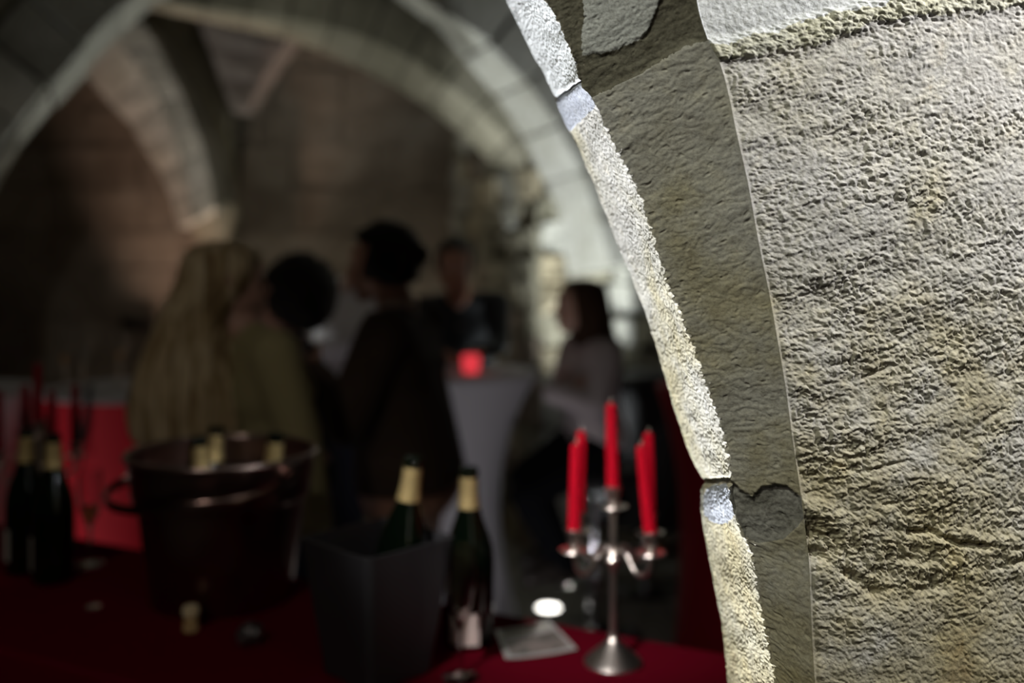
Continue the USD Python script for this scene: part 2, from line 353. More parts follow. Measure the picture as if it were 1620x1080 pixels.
idx = np.arange(H_ * W_).reshape(H_, W_)
quads = np.stack([idx[:-1, :-1], idx[1:, :-1], idx[1:, 1:], idx[:-1, 1:]], -1)
# orientation: facing the camera side
q0 = quads[H_ // 2, 20]; pq = D.reshape(-1, 3)[q0]
if np.cross(pq[1] - pq[0], pq[2] - pq[0])[1] > 0: quads = quads[..., ::-1]
near_arch = thing('stone_arch', 'rough limestone arch pier in sharp focus, filling the right side', 'arch', kind='structure')
DF = D.reshape(-1, 3)
NFR = np.zeros_like(D); NFR[:, :cE1 + 1] = NDR
NFM = np.zeros_like(D); NFM[:, cE1:] = NDM


def sub(pid):
    vs, fs, ns, at0 = [], [], [], 0
    for which, NFx in ((r_ == 0, NFR), (r_ != 0, NFM)):
        f = quads[(part == pid) & which]
        if not len(f): continue
        f = np.vstack([f[:, [0, 1, 2]], f[:, [0, 2, 3]]])
        u, inv = np.unique(f, return_inverse=True)
        vs.append(DF[u]); ns.append(NFx.reshape(-1, 3)[u]); fs.append(inv.reshape(-1, 3) + at0); at0 += len(u)
    return (np.vstack(vs), np.vstack(fs)), np.vstack(ns)
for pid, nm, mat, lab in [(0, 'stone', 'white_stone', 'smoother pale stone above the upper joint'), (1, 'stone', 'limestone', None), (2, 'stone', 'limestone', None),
                          (3, 'mortar_joint', 'mortar', 'proud ridge of cream mortar'), (4, 'mortar_joint', 'dark_mortar', 'dark recessed mortar and dark hollow beside the soffit'), (5, 'mortar_joint', 'blue_mortar', 'bluish grey mortar'),
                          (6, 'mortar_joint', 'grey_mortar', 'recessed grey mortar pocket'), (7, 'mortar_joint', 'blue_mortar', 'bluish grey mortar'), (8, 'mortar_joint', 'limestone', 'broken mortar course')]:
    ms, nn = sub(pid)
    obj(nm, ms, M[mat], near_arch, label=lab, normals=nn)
# the same pier and arch going on outside the frame: down to the floor, right, behind, and up over the opening
def ring_mesh(sections, flip=False):
    S = np.array(sections); n, k = S.shape[:2]
    i = np.arange(n * k).reshape(n, k)
    q = np.stack([i[:-1, :-1], i[1:, :-1], i[1:, 1:], i[:-1, 1:]], -1).reshape(-1, 4)
    return S.reshape(-1, 3), q[:, ::-1] if flip else q

def section(p1, p2, p3, pr, out):
    """wall face, chamfer, soffit, rear face; out = how far the masonry reaches from the opening"""
    far = p1 + out
    return [far, pr, p1, p2, p3, p3 + out, p3 + out + np.array([0, 0.02, 0])]
secs = []
for z in np.linspace(0, 1, 14):
    k = -1
    zz = lambda p: np.array([p[0], p[1], p[2] * z])
    secs.append(section(zz(D[k, cE1]), zz(D[k, cE2]), zz(D[k, -1]), zz(D[k, 0]), np.array([1.1, RS * 1.1, 0])))
obj('stone', ring_mesh(secs), M['coarse_limestone'], near_arch, smooth=30)
ks = list(range(0, H_, 30)) + [H_ - 1]
obj('stone', ring_mesh([[D[k, cE1] + [1.1, RS * 1.1, 0], D[k, 0]] for k in ks]), M['coarse_limestone'], near_arch, smooth=30)
obj('stone', ring_mesh([[D[k, -1], D[k, -1] + [1.1, RS * 1.1, 0], D[k, -1] + [1.1, RS * 1.1 + 0.02, 0]] for k in ks]), M['coarse_limestone'], near_arch, smooth=30)
th0 = math.radians(22); Rr = 1.95
secs = []
for th in np.linspace(th0, math.radians(150), 36):
    off = Rr * np.array([math.cos(th) - math.cos(th0), 0, math.sin(th) - math.sin(th0)])
    out = np.array([math.cos(th), 0, math.sin(th)]) * 1.0
    sc = section(D[0, cE1] + off, D[0, cE2] + off, D[0, -1] + off, D[0, cE1] + off + out * 0.5, out)
    if th == th0: sc[1] = D[0, 0] * 1.0
    secs.append(sc)
obj('stone', ring_mesh(secs), M['coarse_limestone'], near_arch, smooth=30)

# ================================================================ geometry helpers
def lathe(prof, n=48):
    p = np.array(prof, float)
    a = np.arange(n) * 2 * np.pi / n
    ring = np.stack([np.outer(p[:, 0], np.cos(a)), np.outer(p[:, 0], np.sin(a)), np.repeat(p[:, 1:2], n, 1)], -1)
    i = np.arange(len(p) * n).reshape(len(p), n); j = np.roll(i, -1, 1)
    q = np.stack([i[:-1], j[:-1], j[1:], i[1:]], -1).reshape(-1, 4)
    f = np.vstack([q[:, [0, 1, 2]], q[:, [0, 2, 3]]])
    vv = ring.reshape(-1, 3)
    m = trimesh.Trimesh(vv, f, process=False); m.merge_vertices(); m.update_faces(m.nondegenerate_faces()); m.remove_unreferenced_vertices()
    return m


def tube(pts, rad, n=10, squash=None, closed_ends=True):
    """a tube along pts; rad a number or one per point; squash (a, b) scales the two cross axes (b is the one nearest to vertical)"""
    p = np.array(pts, float); r = np.broadcast_to(rad, (len(p),))
    t = np.gradient(p, axis=0); t /= np.linalg.norm(t, axis=1, keepdims=True) + 1e-12
    up = np.array([0, 0, 1.0]) if np.abs(t[:, 2]).mean() < 0.85 else np.array([0, 1.0, 0])
    a = np.cross(t, up); a /= np.linalg.norm(a, axis=1, keepdims=True) + 1e-12
    b = np.cross(a, t)
    ang = np.arange(n) * 2 * np.pi / n
    sa, sb = squash or (1, 1)
    vv = p[:, None] + r[:, None, None] * (sa * np.cos(ang)[None, :, None] * a[:, None] + sb * np.sin(ang)[None, :, None] * b[:, None])
    i = np.arange(len(p) * n).reshape(len(p), n); j = np.roll(i, -1, 1)
    q = np.stack([i[:-1], j[:-1], j[1:], i[1:]], -1).reshape(-1, 4)
    f = [q[:, [0, 1, 2]], q[:, [0, 2, 3]]]
    vv = vv.reshape(-1, 3)
    if closed_ends:
        vv = np.vstack([vv, p[:1], p[-1:]]); c0, c1 = len(vv) - 2, len(vv) - 1
        f += [np.stack([j[0], i[0], np.full(n, c0)], 1), np.stack([i[-1], j[-1], np.full(n, c1)], 1)]
    return trimesh.Trimesh(vv, np.vstack(f), process=False)


def spline(pts, n=24):
    from scipy.interpolate import CubicSpline
    p = np.array(pts, float); t = np.r_[0, np.cumsum(np.linalg.norm(np.diff(p, axis=0), axis=1))]
    return CubicSpline(t, p)(np.linspace(0, t[-1], n))


def box(size, center=(0, 0, 0), bevel=0.0):
    s = np.array(size, float) / 2
    if bevel <= 0:
        m = trimesh.creation.box(extents=size); m.apply_translation(center); return m
    b = min(bevel, s.min() * 0.9); pts = []
    for sx in (-1, 1):
        for sy in (-1, 1):
            for sz in (-1, 1):
                c = s * [sx, sy, sz]
                for k in range(3):
                    q = c - b * np.array([sx, sy, sz]); q[k] = c[k]; pts.append(q)
    m = trimesh.convex.convex_hull(np.array(pts)); m.apply_translation(center); return m


def cat(*ms):
    return trimesh.util.concatenate([m for m in ms if m is not None])


def rough(m, amp, scale, seed=0, sub=0):
    m = m.copy()
    for _ in range(sub):
        m = m.subdivide()
    d = meshkit.fbm(m.vertices * scale + seed * 17.3, 3, seed) - 0.5
    m.vertices = m.vertices + m.vertex_normals * (d * 2 * amp)[:, None]
    return m


def block(corners_a, corners_b, gap=0.006, bev=0.012):
    """a stone from its front quad a (4 x 3) and rear quad b, joints open by gap, front edges chamfered"""
    a, b = np.array(corners_a, float), np.array(corners_b, float)
    ca, cb = a.mean(0), b.mean(0)

    def ins(q, c, g):
        d = q - c; L = np.linalg.norm(d, axis=1, keepdims=True)
        return c + d * np.maximum(1 - g / np.maximum(L, 1e-6), 0.2)
    back, mid0, front = ins(b, cb, gap), ins(a, ca, gap), ins(a, ca, gap + bev)
    dirn = (b - a) / (np.linalg.norm(b - a, axis=1, keepdims=True) + 1e-9)
    mid = mid0 + dirn * bev
    vv = np.vstack([back, mid, front]); f = []
    for s in (0, 4):
        for k in range(4):
            i0, i1 = s + k, s + (k + 1) % 4
            f += [[i0, i1, i1 + 4], [i0, i1 + 4, i0 + 4]]
    f += [[8, 9, 10], [8, 10, 11], [0, 2, 1], [0, 3, 2]]
    m = trimesh.Trimesh(vv, f, process=False); m.fix_normals(); return m

# ---------------------------------------------------------------- more materials
M['wall_stone'] = stone_mat('wall_stone', [(0.17, 0.135, 0.105), (0.25, 0.21, 0.17), (0.31, 0.275, 0.235)], 3.0, fine=40.0, bump=0.6, dist=0.02, random=0.10)
M['pale_stone'] = stone_mat('pale_stone', [(0.36, 0.35, 0.30), (0.46, 0.46, 0.42), (0.55, 0.55, 0.52)], 5.0, fine=40.0, bump=0.5, dist=0.015, random=0.15)
M['olive_stone'] = stone_mat('olive_stone', [(0.20, 0.19, 0.14), (0.27, 0.255, 0.20), (0.33, 0.31, 0.25)], 5.0, fine=40.0, bump=0.5, dist=0.015, random=0.15)
M['ochre_stone'] = stone_mat('ochre_stone', [(0.34, 0.29, 0.19), (0.42, 0.37, 0.27), (0.48, 0.44, 0.34)], 5.0, fine=40.0, bump=0.5, dist=0.015, random=0.1)
M['pink_stone'] = stone_mat('pink_stone', [(0.34, 0.275, 0.25), (0.42, 0.345, 0.315), (0.47, 0.395, 0.36)], 5.0, fine=40.0, bump=0.5, dist=0.015, random=0.1)  # pink light on the vault web is put into this colour
M['wall_joint'] = stone_mat('wall_joint', [(0.13, 0.10, 0.075), (0.18, 0.145, 0.115), (0.22, 0.19, 0.155)], 9.0, fine=60.0, bump=0.5, dist=0.01)
M['joint'] = stone_mat('joint', [(0.07, 0.06, 0.05), (0.11, 0.10, 0.08)], 12.0, fine=60.0, bump=0.5, dist=0.01)
M['floor_stone'] = stone_mat('floor_stone', [(0.16, 0.15, 0.13), (0.22, 0.21, 0.19), (0.27, 0.26, 0.24)], 3.0, rough=0.7, fine=50.0, bump=0.3, dist=0.005, random=0.15)

# ---------------------------------------------------------------- room shell
def shell(name, size, center, mat, label, cat_):
    p = obj(name, box(size, center), M[mat], smooth=False)
    return tag(p, label, cat_, kind='structure')

fl = obj('floor', box((11.0, 10.6, 0.2), (-0.8, 2.3, -0.11)), M['joint'], smooth=False)
tag(fl, 'dark stone cellar floor', 'floor', kind='structure')
for iy, y in enumerate(np.arange(3.2, 7.0, 0.55)):
    for x in np.arange(-3.6 + 0.25 * (iy % 2), 1.7, 0.62):
        q = np.array([[x, y, 0], [x + 0.62, y, 0], [x + 0.62, y + 0.55, 0], [x, y + 0.55, 0]])
        q[:, 2] += rng.uniform(-0.002, 0.002)
        obj('paving_stone', block(q, q - [0, 0, 0.03], 0.006, 0.005), M['floor_stone'], fl, smooth=False)
shell('ceiling', (11.0, 10.6, 0.2), (-0.8, 2.3, 4.05), 'olive_stone', 'dim stone vault high above the cellar', 'ceiling')
shell('wall_left', (0.2, 10.6, 4.2), (-6.2, 2.3, 2.0), 'wall_stone', 'bare stone side wall beyond the left edge', 'wall')
shell('wall_right', (0.2, 10.6, 4.2), (4.6, 2.3, 2.0), 'wall_stone', 'bare stone side wall beyond the right edge', 'wall')
shell('wall_front', (11.0, 0.2, 4.2), (-0.8, -2.9, 2.0), 'wall_stone', 'bare stone wall facing the arches', 'wall')


def masonry(parent, mat, org, ux, un, width, height, course, bw, proud=0.02, jitter=0.012, keep=None, seed=0, name='stone', gap=0.008, bev=0.014):
    """courses of separate stones on a wall face: org lower left, ux along, un outward normal"""
    r = np.random.default_rng(seed); ux, un = np.array(ux, float), np.array(un, float); z = 0.0; n = 0
    while z < height - 0.02:
        hh = min(course * r.uniform(0.8, 1.25), height - z)
        if height - z - hh < 0.06: hh = height - z
        x = -r.uniform(0, bw[0])
        while x < width:
            w = r.uniform(*bw)
            a, b = max(x, 0), min(x + w, width)
            if b - a > 0.04 and (keep is None or keep(a, b, z, z + hh)):
                p = [np.array(org) + ux * u + np.array([0, 0, zz]) for u, zz in ((a, z), (b, z), (b, z + hh), (a, z + hh))]
                p = [q + un * r.uniform(0.2, 1.0) * proud + r.normal(0, jitter, 3) * [0.4, 0.4, 0.4] for q in p]
                back = [q - un * (proud + 0.05) for q in p]
                obj(name, block(p, back, gap, bev), mat[r.integers(len(mat))] if isinstance(mat, list) else mat, parent, smooth=False); n += 1
            x += w
        z += hh
    return n

# back wall of the bay, in courses
wb = obj('wall_back', box((8.0, 0.2, 4.2), (-2.2, 7.12, 2.0)), M['wall_joint'], smooth=False)
tag(wb, 'brown coursed stone wall at the back of the vaulted bay', 'wall', kind='structure')
masonry(wb, M['wall_stone'], (-4.0, 7.02, 0.0), (1, 0, 0), (0, -1, 0), 4.6, 3.55, 0.30, (0.34, 0.72), 0.022, 0.006, seed=5, gap=0.004, bev=0.010,
        keep=lambda a, b, z0, z1: z1 > 0.75 or a > 3.0)

# right pier behind the seated woman: rubble wall under the springing, with a slanting flank towards the back wall
PY_ = 5.5
pier = obj('wall_pier', trimesh.convex.convex_hull(np.array([(x, y, z) for x, y in ((0.17, PY_ + 0.05), (2.55, PY_ + 0.05), (2.55, 7.0), (-0.40, 7.0)) for z in (0.0, 2.5)])), M['joint'], smooth=False)
tag(pier, 'rough pale rubble pier behind the seated woman, lit from the floor', 'pier', kind='structure')
masonry(pier, [M['pale_stone'], M['pale_stone'], M['olive_stone'], M['ochre_stone']], (0.16, PY_ + 0.02, 0.0), (1, 0, 0), (0, -1, 0), 1.4, 2.0, 0.16, (0.15, 0.36), 0.07, 0.022, seed=8, name='rubble_stone')
fu = np.array([-0.40 - 0.16, 7.0 - PY_ - 0.02, 0.0]); fl_ = np.linalg.norm(fu); fu /= fl_
masonry(pier, [M['olive_stone'], M['olive_stone'], M['wall_stone'], M['ochre_stone'], M['pale_stone']], (0.16, PY_ + 0.02, 0.0), fu, (-fu[1], fu[0], 0), fl_, 2.48, 0.17, (0.14, 0.36), 0.07, 0.022, seed=9, name='rubble_stone')

# outer arch of the bay: ring of voussoirs, dim face towards us, soffit lit from the floor
def resamp(a, n):
    t = np.r_[0, np.cumsum(np.linalg.norm(np.diff(a, axis=0), axis=1))]
    return np.stack([np.interp(np.linspace(0, t[-1], n), t, a[:, k]) for k in (0, 1)], 1)
def outward(P):
    t = np.gradient(P, axis=0); t[:, 1] = 0; t /= np.linalg.norm(t, axis=1, keepdims=True)
    return np.stack([-t[:, 2], 0 * t[:, 0], t[:, 0]], 1)
AX, AZ, RN = px2x(450, 5.0), py2z(424, 5.0), 482 * 5.0 / F
arch = thing('vault_arch', 'wide round stone arch spanning the cellar, its underside lit pale', 'arch', kind='structure')
near_l = spline([(-78, 420), (-62, 355), (-33, 292), (0, 241), (30, 204), (63, 163), (104, 111), (141, 70), (178, 33), (211, 0), (300, -52), (390, -78), (480, -82), (570, -62), (650, -16), (720, 39), (765, 67), (798, 98), (835, 140), (880, 205), (912, 261), (932, 318), (949, 370), (962, 430)], 200)
far_l = spline([(-62, 440), (-45, 385), (-26, 340), (0, 296), (22, 256), (56, 207), (90, 168), (120, 137), (148, 107), (189, 63), (218, 33), (259, 0), (340, -38), (420, -55), (500, -52), (580, -28), (650, 12), (700, 56), (727, 88), (757, 126), (790, 163), (814, 200), (839, 244), (859, 293), (875, 334), (888, 391), (896, 440)], 200)
NV = 20
An, Bn = resamp(near_l, NV), resamp(far_l, NV)
A5 = np.array([at(p[0], p[1], 5.0) for p in An]); B5 = np.array([at(p[0], p[1], 5.5) for p in Bn])
OA5, OB5 = outward(A5), outward(B5)
for i in range(NV - 1):
    o = rng.normal(0, 0.005, 3)
    fr = [A5[i], A5[i + 1], A5[i + 1] + OA5[i + 1] * 0.42, A5[i] + OA5[i] * 0.42]
    bk = [B5[i], B5[i + 1], B5[i + 1] + OB5[i + 1] * 0.42, B5[i] + OB5[i] * 0.42]
    obj('voussoir', block(np.array(fr) + o, np.array(bk) + o, 0.009, 0.014), M['pale_stone'], arch, smooth=False)
    f2 = [A5[i] + OA5[i] * 0.43, A5[i + 1] + OA5[i + 1] * 0.43, A5[i + 1] + OA5[i + 1] * 0.95, A5[i] + OA5[i] * 0.95]
    obj('spandrel_stone', block(np.array(f2) + [0, .03, 0], np.array(f2) + [0, 0.3, 0], 0.009, 0.014), M['olive_stone'], arch, smooth=False)
mort = [[A5[i] + OA5[i] * 0.02 + [0, .02, 0], A5[i] + OA5[i] * 0.45 + [0, .02, 0], B5[i] + OB5[i] * 0.45, B5[i] + OB5[i] * 0.02, A5[i] + OA5[i] * 0.02 + [0, .02, 0]] for i in range(NV)]
obj('mortar_core', ring_mesh(mort), M['joint'], arch, smooth=30)
# left pier of the outer arch
lp = obj('wall_pier', box((0.9, 0.55, 1.62), (AX - RN - 0.70, 5.26, 0.8)), M['joint'], smooth=False)
tag(lp, 'stone pier under the left foot of the wide arch, past the left edge', 'pier', kind='structure')

# inner rib arch: traced lower edges (near and far) carried back to their own depth
near = np.array([(60, -42), (150, -20), (230, 0), (300, 14), (380, 24), (450, 33), (521, 46), (590, 68), (636, 88), (676, 112), (712, 141), (757, 179), (790, 212), (818, 246), (847, 287), (868, 328), (888, 392), (898, 470)], float)
far = np.array([(75, -14), (160, 0), (240, 18), (300, 30), (380, 46), (450, 62), (521, 88), (582, 115), (632, 141), (676, 171), (725, 211), (765, 248), (794, 275), (818, 312), (840, 346), (858, 372), (870, 420), (878, 480)], float)
NI = 17
na, fa = resamp(near, NI), resamp(far, NI)
rib = thing('vault_rib', 'lower stone rib arch inside the wide arch, grey underside with dark joints', 'arch', kind='structure')
A3 = np.array([at(p[0], p[1], 5.62) for p in na]); B3 = np.array([at(p[0], p[1], 6.15) for p in fa])
OA, OB = outward(A3), outward(B3)
OA *= np.sign(OA[:, 2:3] + 1e-9) * np.where(OA[:, 2:3] == 0, 1, 1)
OB *= np.sign(OB[:, 2:3] + 1e-9)
for i in range(NI - 1):
    fr = [A3[i], A3[i + 1], A3[i + 1] + OA[i + 1] * 0.34, A3[i] + OA[i] * 0.34]
    bk = [B3[i], B3[i + 1], B3[i + 1] + OB[i + 1] * 0.34, B3[i] + OB[i] * 0.34]
    obj('voussoir', block(fr, bk, 0.009, 0.014), M['olive_stone'], rib, smooth=False)
    fr2 = [A3[i] + OA[i] * 0.35, A3[i + 1] + OA[i + 1] * 0.35, A3[i + 1] + OA[i + 1] * 0.8, A3[i] + OA[i] * 0.8]
    obj('web_stone', block(np.array(fr2) + [0, .03, 0], np.array(fr2) + [0, 0.3, 0], 0.009, 0.014), M['olive_stone'], rib, smooth=False)
core = [[A3[i] + OA[i] * 0.02 + [0, .02, 0], A3[i] + OA[i] * 0.36 + [0, .02, 0], B3[i] + OB[i] * 0.36, B3[i] + OB[i] * 0.02, A3[i] + OA[i] * 0.02 + [0, .02, 0]] for i in range(NI)]
obj('mortar_core', ring_mesh(core), M['joint'], rib, smooth=30)

# left springer on the back wall: rib bundle, capital, vault web
spr = thing('vault_springer', 'bundle of stone ribs fanning up from a capital on the back wall', 'springer', kind='structure')
def ribstrip(L, R, dL, dR, thick, n, name, mat):
    """stones of a rib whose visible face runs between two traced edges"""
    l, r = resamp(np.array(L, float), n + 1), resamp(np.array(R, float), n + 1)
    for i in range(n):
        fr = [at(*l[i], dL), at(*r[i], dR), at(*r[i + 1], dR), at(*l[i + 1], dL)]
        obj(name, block(fr, np.array(fr) + [0, thick, 0], 0.005, 0.012), mat, spr, smooth=False)
warm = [(118, 96), (139, 126), (178, 170), (207, 200), (230, 241), (256, 281), (274, 326), (282, 360)]
mid_ = [(168, 40), (193, 74), (218, 96), (241, 130), (259, 167), (274, 207), (289, 252), (297, 285), (304, 320), (308, 350)]
gre = [(228, 35), (256, 80), (274, 118), (296, 163), (311, 200), (326, 244), (337, 300), (340, 330)]
drk = [(285, -10), (311, 44), (326, 74), (341, 111), (356, 155), (365, 181), (370, 240), (368, 310)]
ribstrip(warm, mid_, 6.75, 6.45, 0.35, 7, 'rib_stone', M['pale_stone'])
ribstrip(mid_, gre, 6.45, 6.42, 0.5, 7, 'rib_stone', M['pale_stone'])
ribstrip(gre, drk, 6.74, 6.9, 0.2, 5, 'web_stone', M['olive_stone'])
shade_wedge = [(368, 178), (366, 210), (360, 250), (350, 312)]; shade_wedge2 = [(398, 178), (392, 215), (384, 255), (372, 312)]
ribstrip(shade_wedge, shade_wedge2, 6.96, 6.99, 0.12, 3, 'web_stone', M['joint'])  # shadow beside the ribs, put in as a near-black strip
ribstrip([(311, 30), (330, 80), (348, 130), (366, 176)], [(470, 50), (440, 90), (415, 130), (392, 172)], 6.78, 6.62, 0.25, 3, 'web_stone', M['pink_stone'])
cap = [(0.10, 1.50), (0.10, 1.74), (0.125, 1.78), (0.15, 1.86), (0.17, 1.93), (0.17, 1.985), (0.155, 2.0), (0.0, 2.0)]
cp = lathe([(0.0, 1.50)] + cap, 8)
cp.apply_transform(trimesh.transformations.rotation_matrix(math.pi / 8, [0, 0, 1]))
cp.apply_translation([px2x(331, 6.62), 6.72, 0.03])
obj('capital', cp, M['olive_stone'], spr, smooth=20)
zc = 0.0
for k, hh in enumerate([0.38, 0.36, 0.40, 0.38]):
    b = box((0.27, 0.40, hh - 0.008), (px2x(325, 6.62), 6.80, zc + hh / 2), 0.012); zc += hh
    obj('pier_stone', b, M['pale_stone'], spr, smooth=False)

# ================================================================ lamps' housings (the lights themselves are set at the top)
M['black_metal'] = plain('black_metal', (0.02, 0.02, 0.02), 0.5, 0.6)
M['steel'] = plain('steel', (0.45, 0.45, 0.46), 0.35, 1.0)
M['lens'] = usdkit.material(stage, LK + 'lens', {'e': ('emission', {'color': (1.0, 0.96, 0.88), 'strength': 6.0})}, surface='e.emission')
M['lens_warm'] = usdkit.material(stage, LK + 'lens_warm', {'e': ('emission', {'color': (1.0, 0.70, 0.52), 'strength': 5.0})}, surface='e.emission')


def uplight(pos, label, lens='lens'):
    t = thing('floor_uplight', label, 'floor lamp', (pos[0], pos[1], 0.0), group='recessed floor uplights')
    obj('trim_ring', lathe([(0.052, 0.0), (0.052, 0.010), (0.058, 0.013), (0.072, 0.010), (0.076, 0.0)], 40), M['steel'], t)
    obj('lens', lathe([(0.0, 0.012), (0.03, 0.011), (0.052, 0.008)], 40), M[lens], t)
    return t


def spot_housing(pos, aim, label):
    d = np.array(aim, float) - pos; d /= np.linalg.norm(d)
    t = thing('spotlight', label, 'spotlight', pos, group='vault spotlights')
    R = trimesh.geometry.align_vectors([0, 0, 1], d)
    can = lathe([(0.0, -0.13), (0.034, -0.13), (0.040, -0.12), (0.040, 0.03), (0.036, 0.03), (0.036, -0.03), (0.0, -0.035)], 28); can.apply_transform(R)
    obj('housing', can, M['black_metal'], t)
    return t

# ================================================================ buffet table and what stands on it
T = 0.92
M['red_cloth'] = usdkit.material(stage, LK + 'red_cloth', {'g': ('texture_coordinate', {}), 'n': ('noise_texture', {'scale': 900.0, 'detail': 2.0}), 'b': ('bump', {'strength': 0.2, 'distance': 0.001}),
    'p': ('principled_bsdf', {'base_color': (0.115, 0.002, 0.010), 'roughness': 0.95, 'specular_ior_level': 0.02})}, [('g.object', 'n.vector'), ('n.fac', 'b.height'), ('b.normal', 'p.normal')], surface='p.BSDF')
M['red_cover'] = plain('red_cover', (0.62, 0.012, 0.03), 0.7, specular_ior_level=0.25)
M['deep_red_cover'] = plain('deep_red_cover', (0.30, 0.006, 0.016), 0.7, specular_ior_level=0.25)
M['grey_cover'] = plain('grey_cover', (0.46, 0.45, 0.48), 0.75, specular_ior_level=0.25)
M['wood'] = stone_mat('wood', [(0.12, 0.07, 0.04), (0.2, 0.12, 0.07)], 4.0, 0.5, fine=60.0, stretch=(1, 12, 12))
M['silver'] = plain('silver', (0.82, 0.76, 0.71), 0.33, 1.0)
M['chrome'] = plain('chrome', (0.75, 0.78, 0.82), 0.12, 1.0)
M['candle_wax'] = plain('candle_wax', (0.62, 0.004, 0.022), 0.5, subsurface_weight=0.12, subsurface_scale=0.01, specular_ior_level=0.15)
M['burgundy_wax'] = plain('burgundy_wax', (0.22, 0.004, 0.012), 0.45, specular_ior_level=0.3)  # red candle wax darkened to stand in for the dim light there
M['wick'] = plain('wick', (0.75, 0.70, 0.6), 0.9)
M['bottle_glass'] = plain('bottle_glass', (0.0015, 0.004, 0.0018), 0.05, coat_weight=0.3)
M['gold_foil'] = plain('gold_foil', (0.62, 0.48, 0.22), 0.42, 0.55)
M['label_paper'] = plain('label_paper', (0.70, 0.58, 0.54), 0.7)
M['label_grey'] = plain('label_grey', (0.42, 0.41, 0.36), 0.7)
M['bucket_metal'] = plain('bucket_metal', (0.30, 0.20, 0.18), 0.28, 1.0)
M['bucket_rim'] = plain('bucket_rim', (0.55, 0.42, 0.38), 0.25, 1.0)
M['grey_plastic'] = plain('grey_plastic', (0.032, 0.032, 0.036), 0.42)
M['clear_glass'] = plain('clear_glass', (0.97, 0.98, 0.98), 0.02, transmission_weight=1.0, ior=1.45)
M['wine'] = plain('wine', (0.85, 0.55, 0.22), 0.05, transmission_weight=0.9, ior=1.33)
M['cork'] = stone_mat('cork', [(0.42, 0.26, 0.10), (0.55, 0.38, 0.18), (0.65, 0.48, 0.26)], 60.0, fine=300.0)
M['cork_top'] = plain('cork_top', (0.78, 0.66, 0.42), 0.7)
M['dark_foil'] = plain('dark_foil', (0.16, 0.15, 0.15), 0.4, 0.7)
M['paper'] = plain('paper', (0.42, 0.41, 0.40), 0.35)
M['print'] = stone_mat('print', [(0.05, 0.05, 0.05), (0.10, 0.09, 0.085), (0.25, 0.2, 0.19), (0.07, 0.07, 0.075)], 22.0, 0.3, fine=200.0, bump=0.0)
M['ice'] = plain('ice', (0.8, 0.85, 0.9), 0.1, transmission_weight=0.6)

Bp = np.array([0.36, 1.70]); U = np.array([-0.891, 0.4536]); NN = np.array([-0.4536, -0.891])
def tpos(px, py):
    d = (EYE - T) * F / (py - HY)
    return np.array([px2x(px, d), d, T])
c_fr = Bp - U * 0.10 - NN * 0.05; c_fl = Bp + U * 2.35 - NN * 0.05
c_nl = c_fl + NN * 0.56; c_nr = c_fr + NN * 0.56
mid = (c_fr + c_nl) / 2; rz_t = math.atan2(U[1], U[0])
L_, D_ = np.linalg.norm(c_fl - c_fr), 0.56
tb = thing('buffet_table', 'long buffet table hidden under the dark red tablecloth', 'table', (*mid, 0), rz_t)
obj('tabletop', box((L_ - 0.03, D_ - 0.03, 0.03), (0, 0, T - 0.0215), 0.004), M['wood'], tb)
for sx in (-1, 1):
    for sy in (-1, 1):
        obj('leg', box((0.05, 0.05, T - 0.037), (sx * (L_ / 2 - 0.12), sy * (D_ / 2 - 0.09), (T - 0.037) / 2), 0.004), M['wood'], tb)
# cloth: flat top with a rounded fall and folds down the skirt
def cloth_mesh():
    n = 360; per = []
    hx, hy = L_ / 2, D_ / 2
    for k in range(n):
        s = k / n * 2 * (L_ + D_)
        if s < L_: p, o = (-hx + s, -hy), (0, -1)
        elif s < L_ + D_: p, o = (hx, -hy + s - L_), (1, 0)
        elif s < 2 * L_ + D_: p, o = (hx - (s - L_ - D_), hy), (0, 1)
        else: p, o = (-hx, hy - (s - 2 * L_ - D_)), (-1, 0)
        per.append((*p, *o, s))
    per = np.array(per); rows = []
    for f, z in [(0.0, T), (0.6, T), (0.97, T), (1.0, T - 0.003), (1.0, T - 0.012)] + [(1.0, T - 0.012 - i * 0.075) for i in range(1, 12)]:
        drop = T - z
        off = 0.004 + 0.02 * np.clip(drop / 0.6, 0, 1) * (1 + np.sin(per[:, 4] * 2 * np.pi / 0.21 + 0.6 * np.sin(per[:, 4] * 5))) if f == 1.0 and drop > 0.004 else 0
        rows.append(np.stack([per[:, 0] * f + per[:, 2] * off, per[:, 1] * f + per[:, 3] * off, np.full(n, z)], 1))
    vv = np.vstack(rows); m = len(rows)
    i = np.arange(m * n).reshape(m, n); j = np.roll(i, -1, 1)
    q = np.stack([i[:-1], i[1:], j[1:], j[:-1]], -1).reshape(-1, 4)
    mm_ = trimesh.Trimesh(vv, np.vstack([q[:, [0, 1, 2]], q[:, [0, 2, 3]]]), process=False); mm_.merge_vertices(); return mm_
ct = thing('tablecloth', 'dark red cloth spread over the long buffet table', 'tablecloth', (*mid, 0), rz_t)
obj('cloth', cloth_mesh(), M['red_cloth'], ct, smooth=50)
TZ = T + 0.001

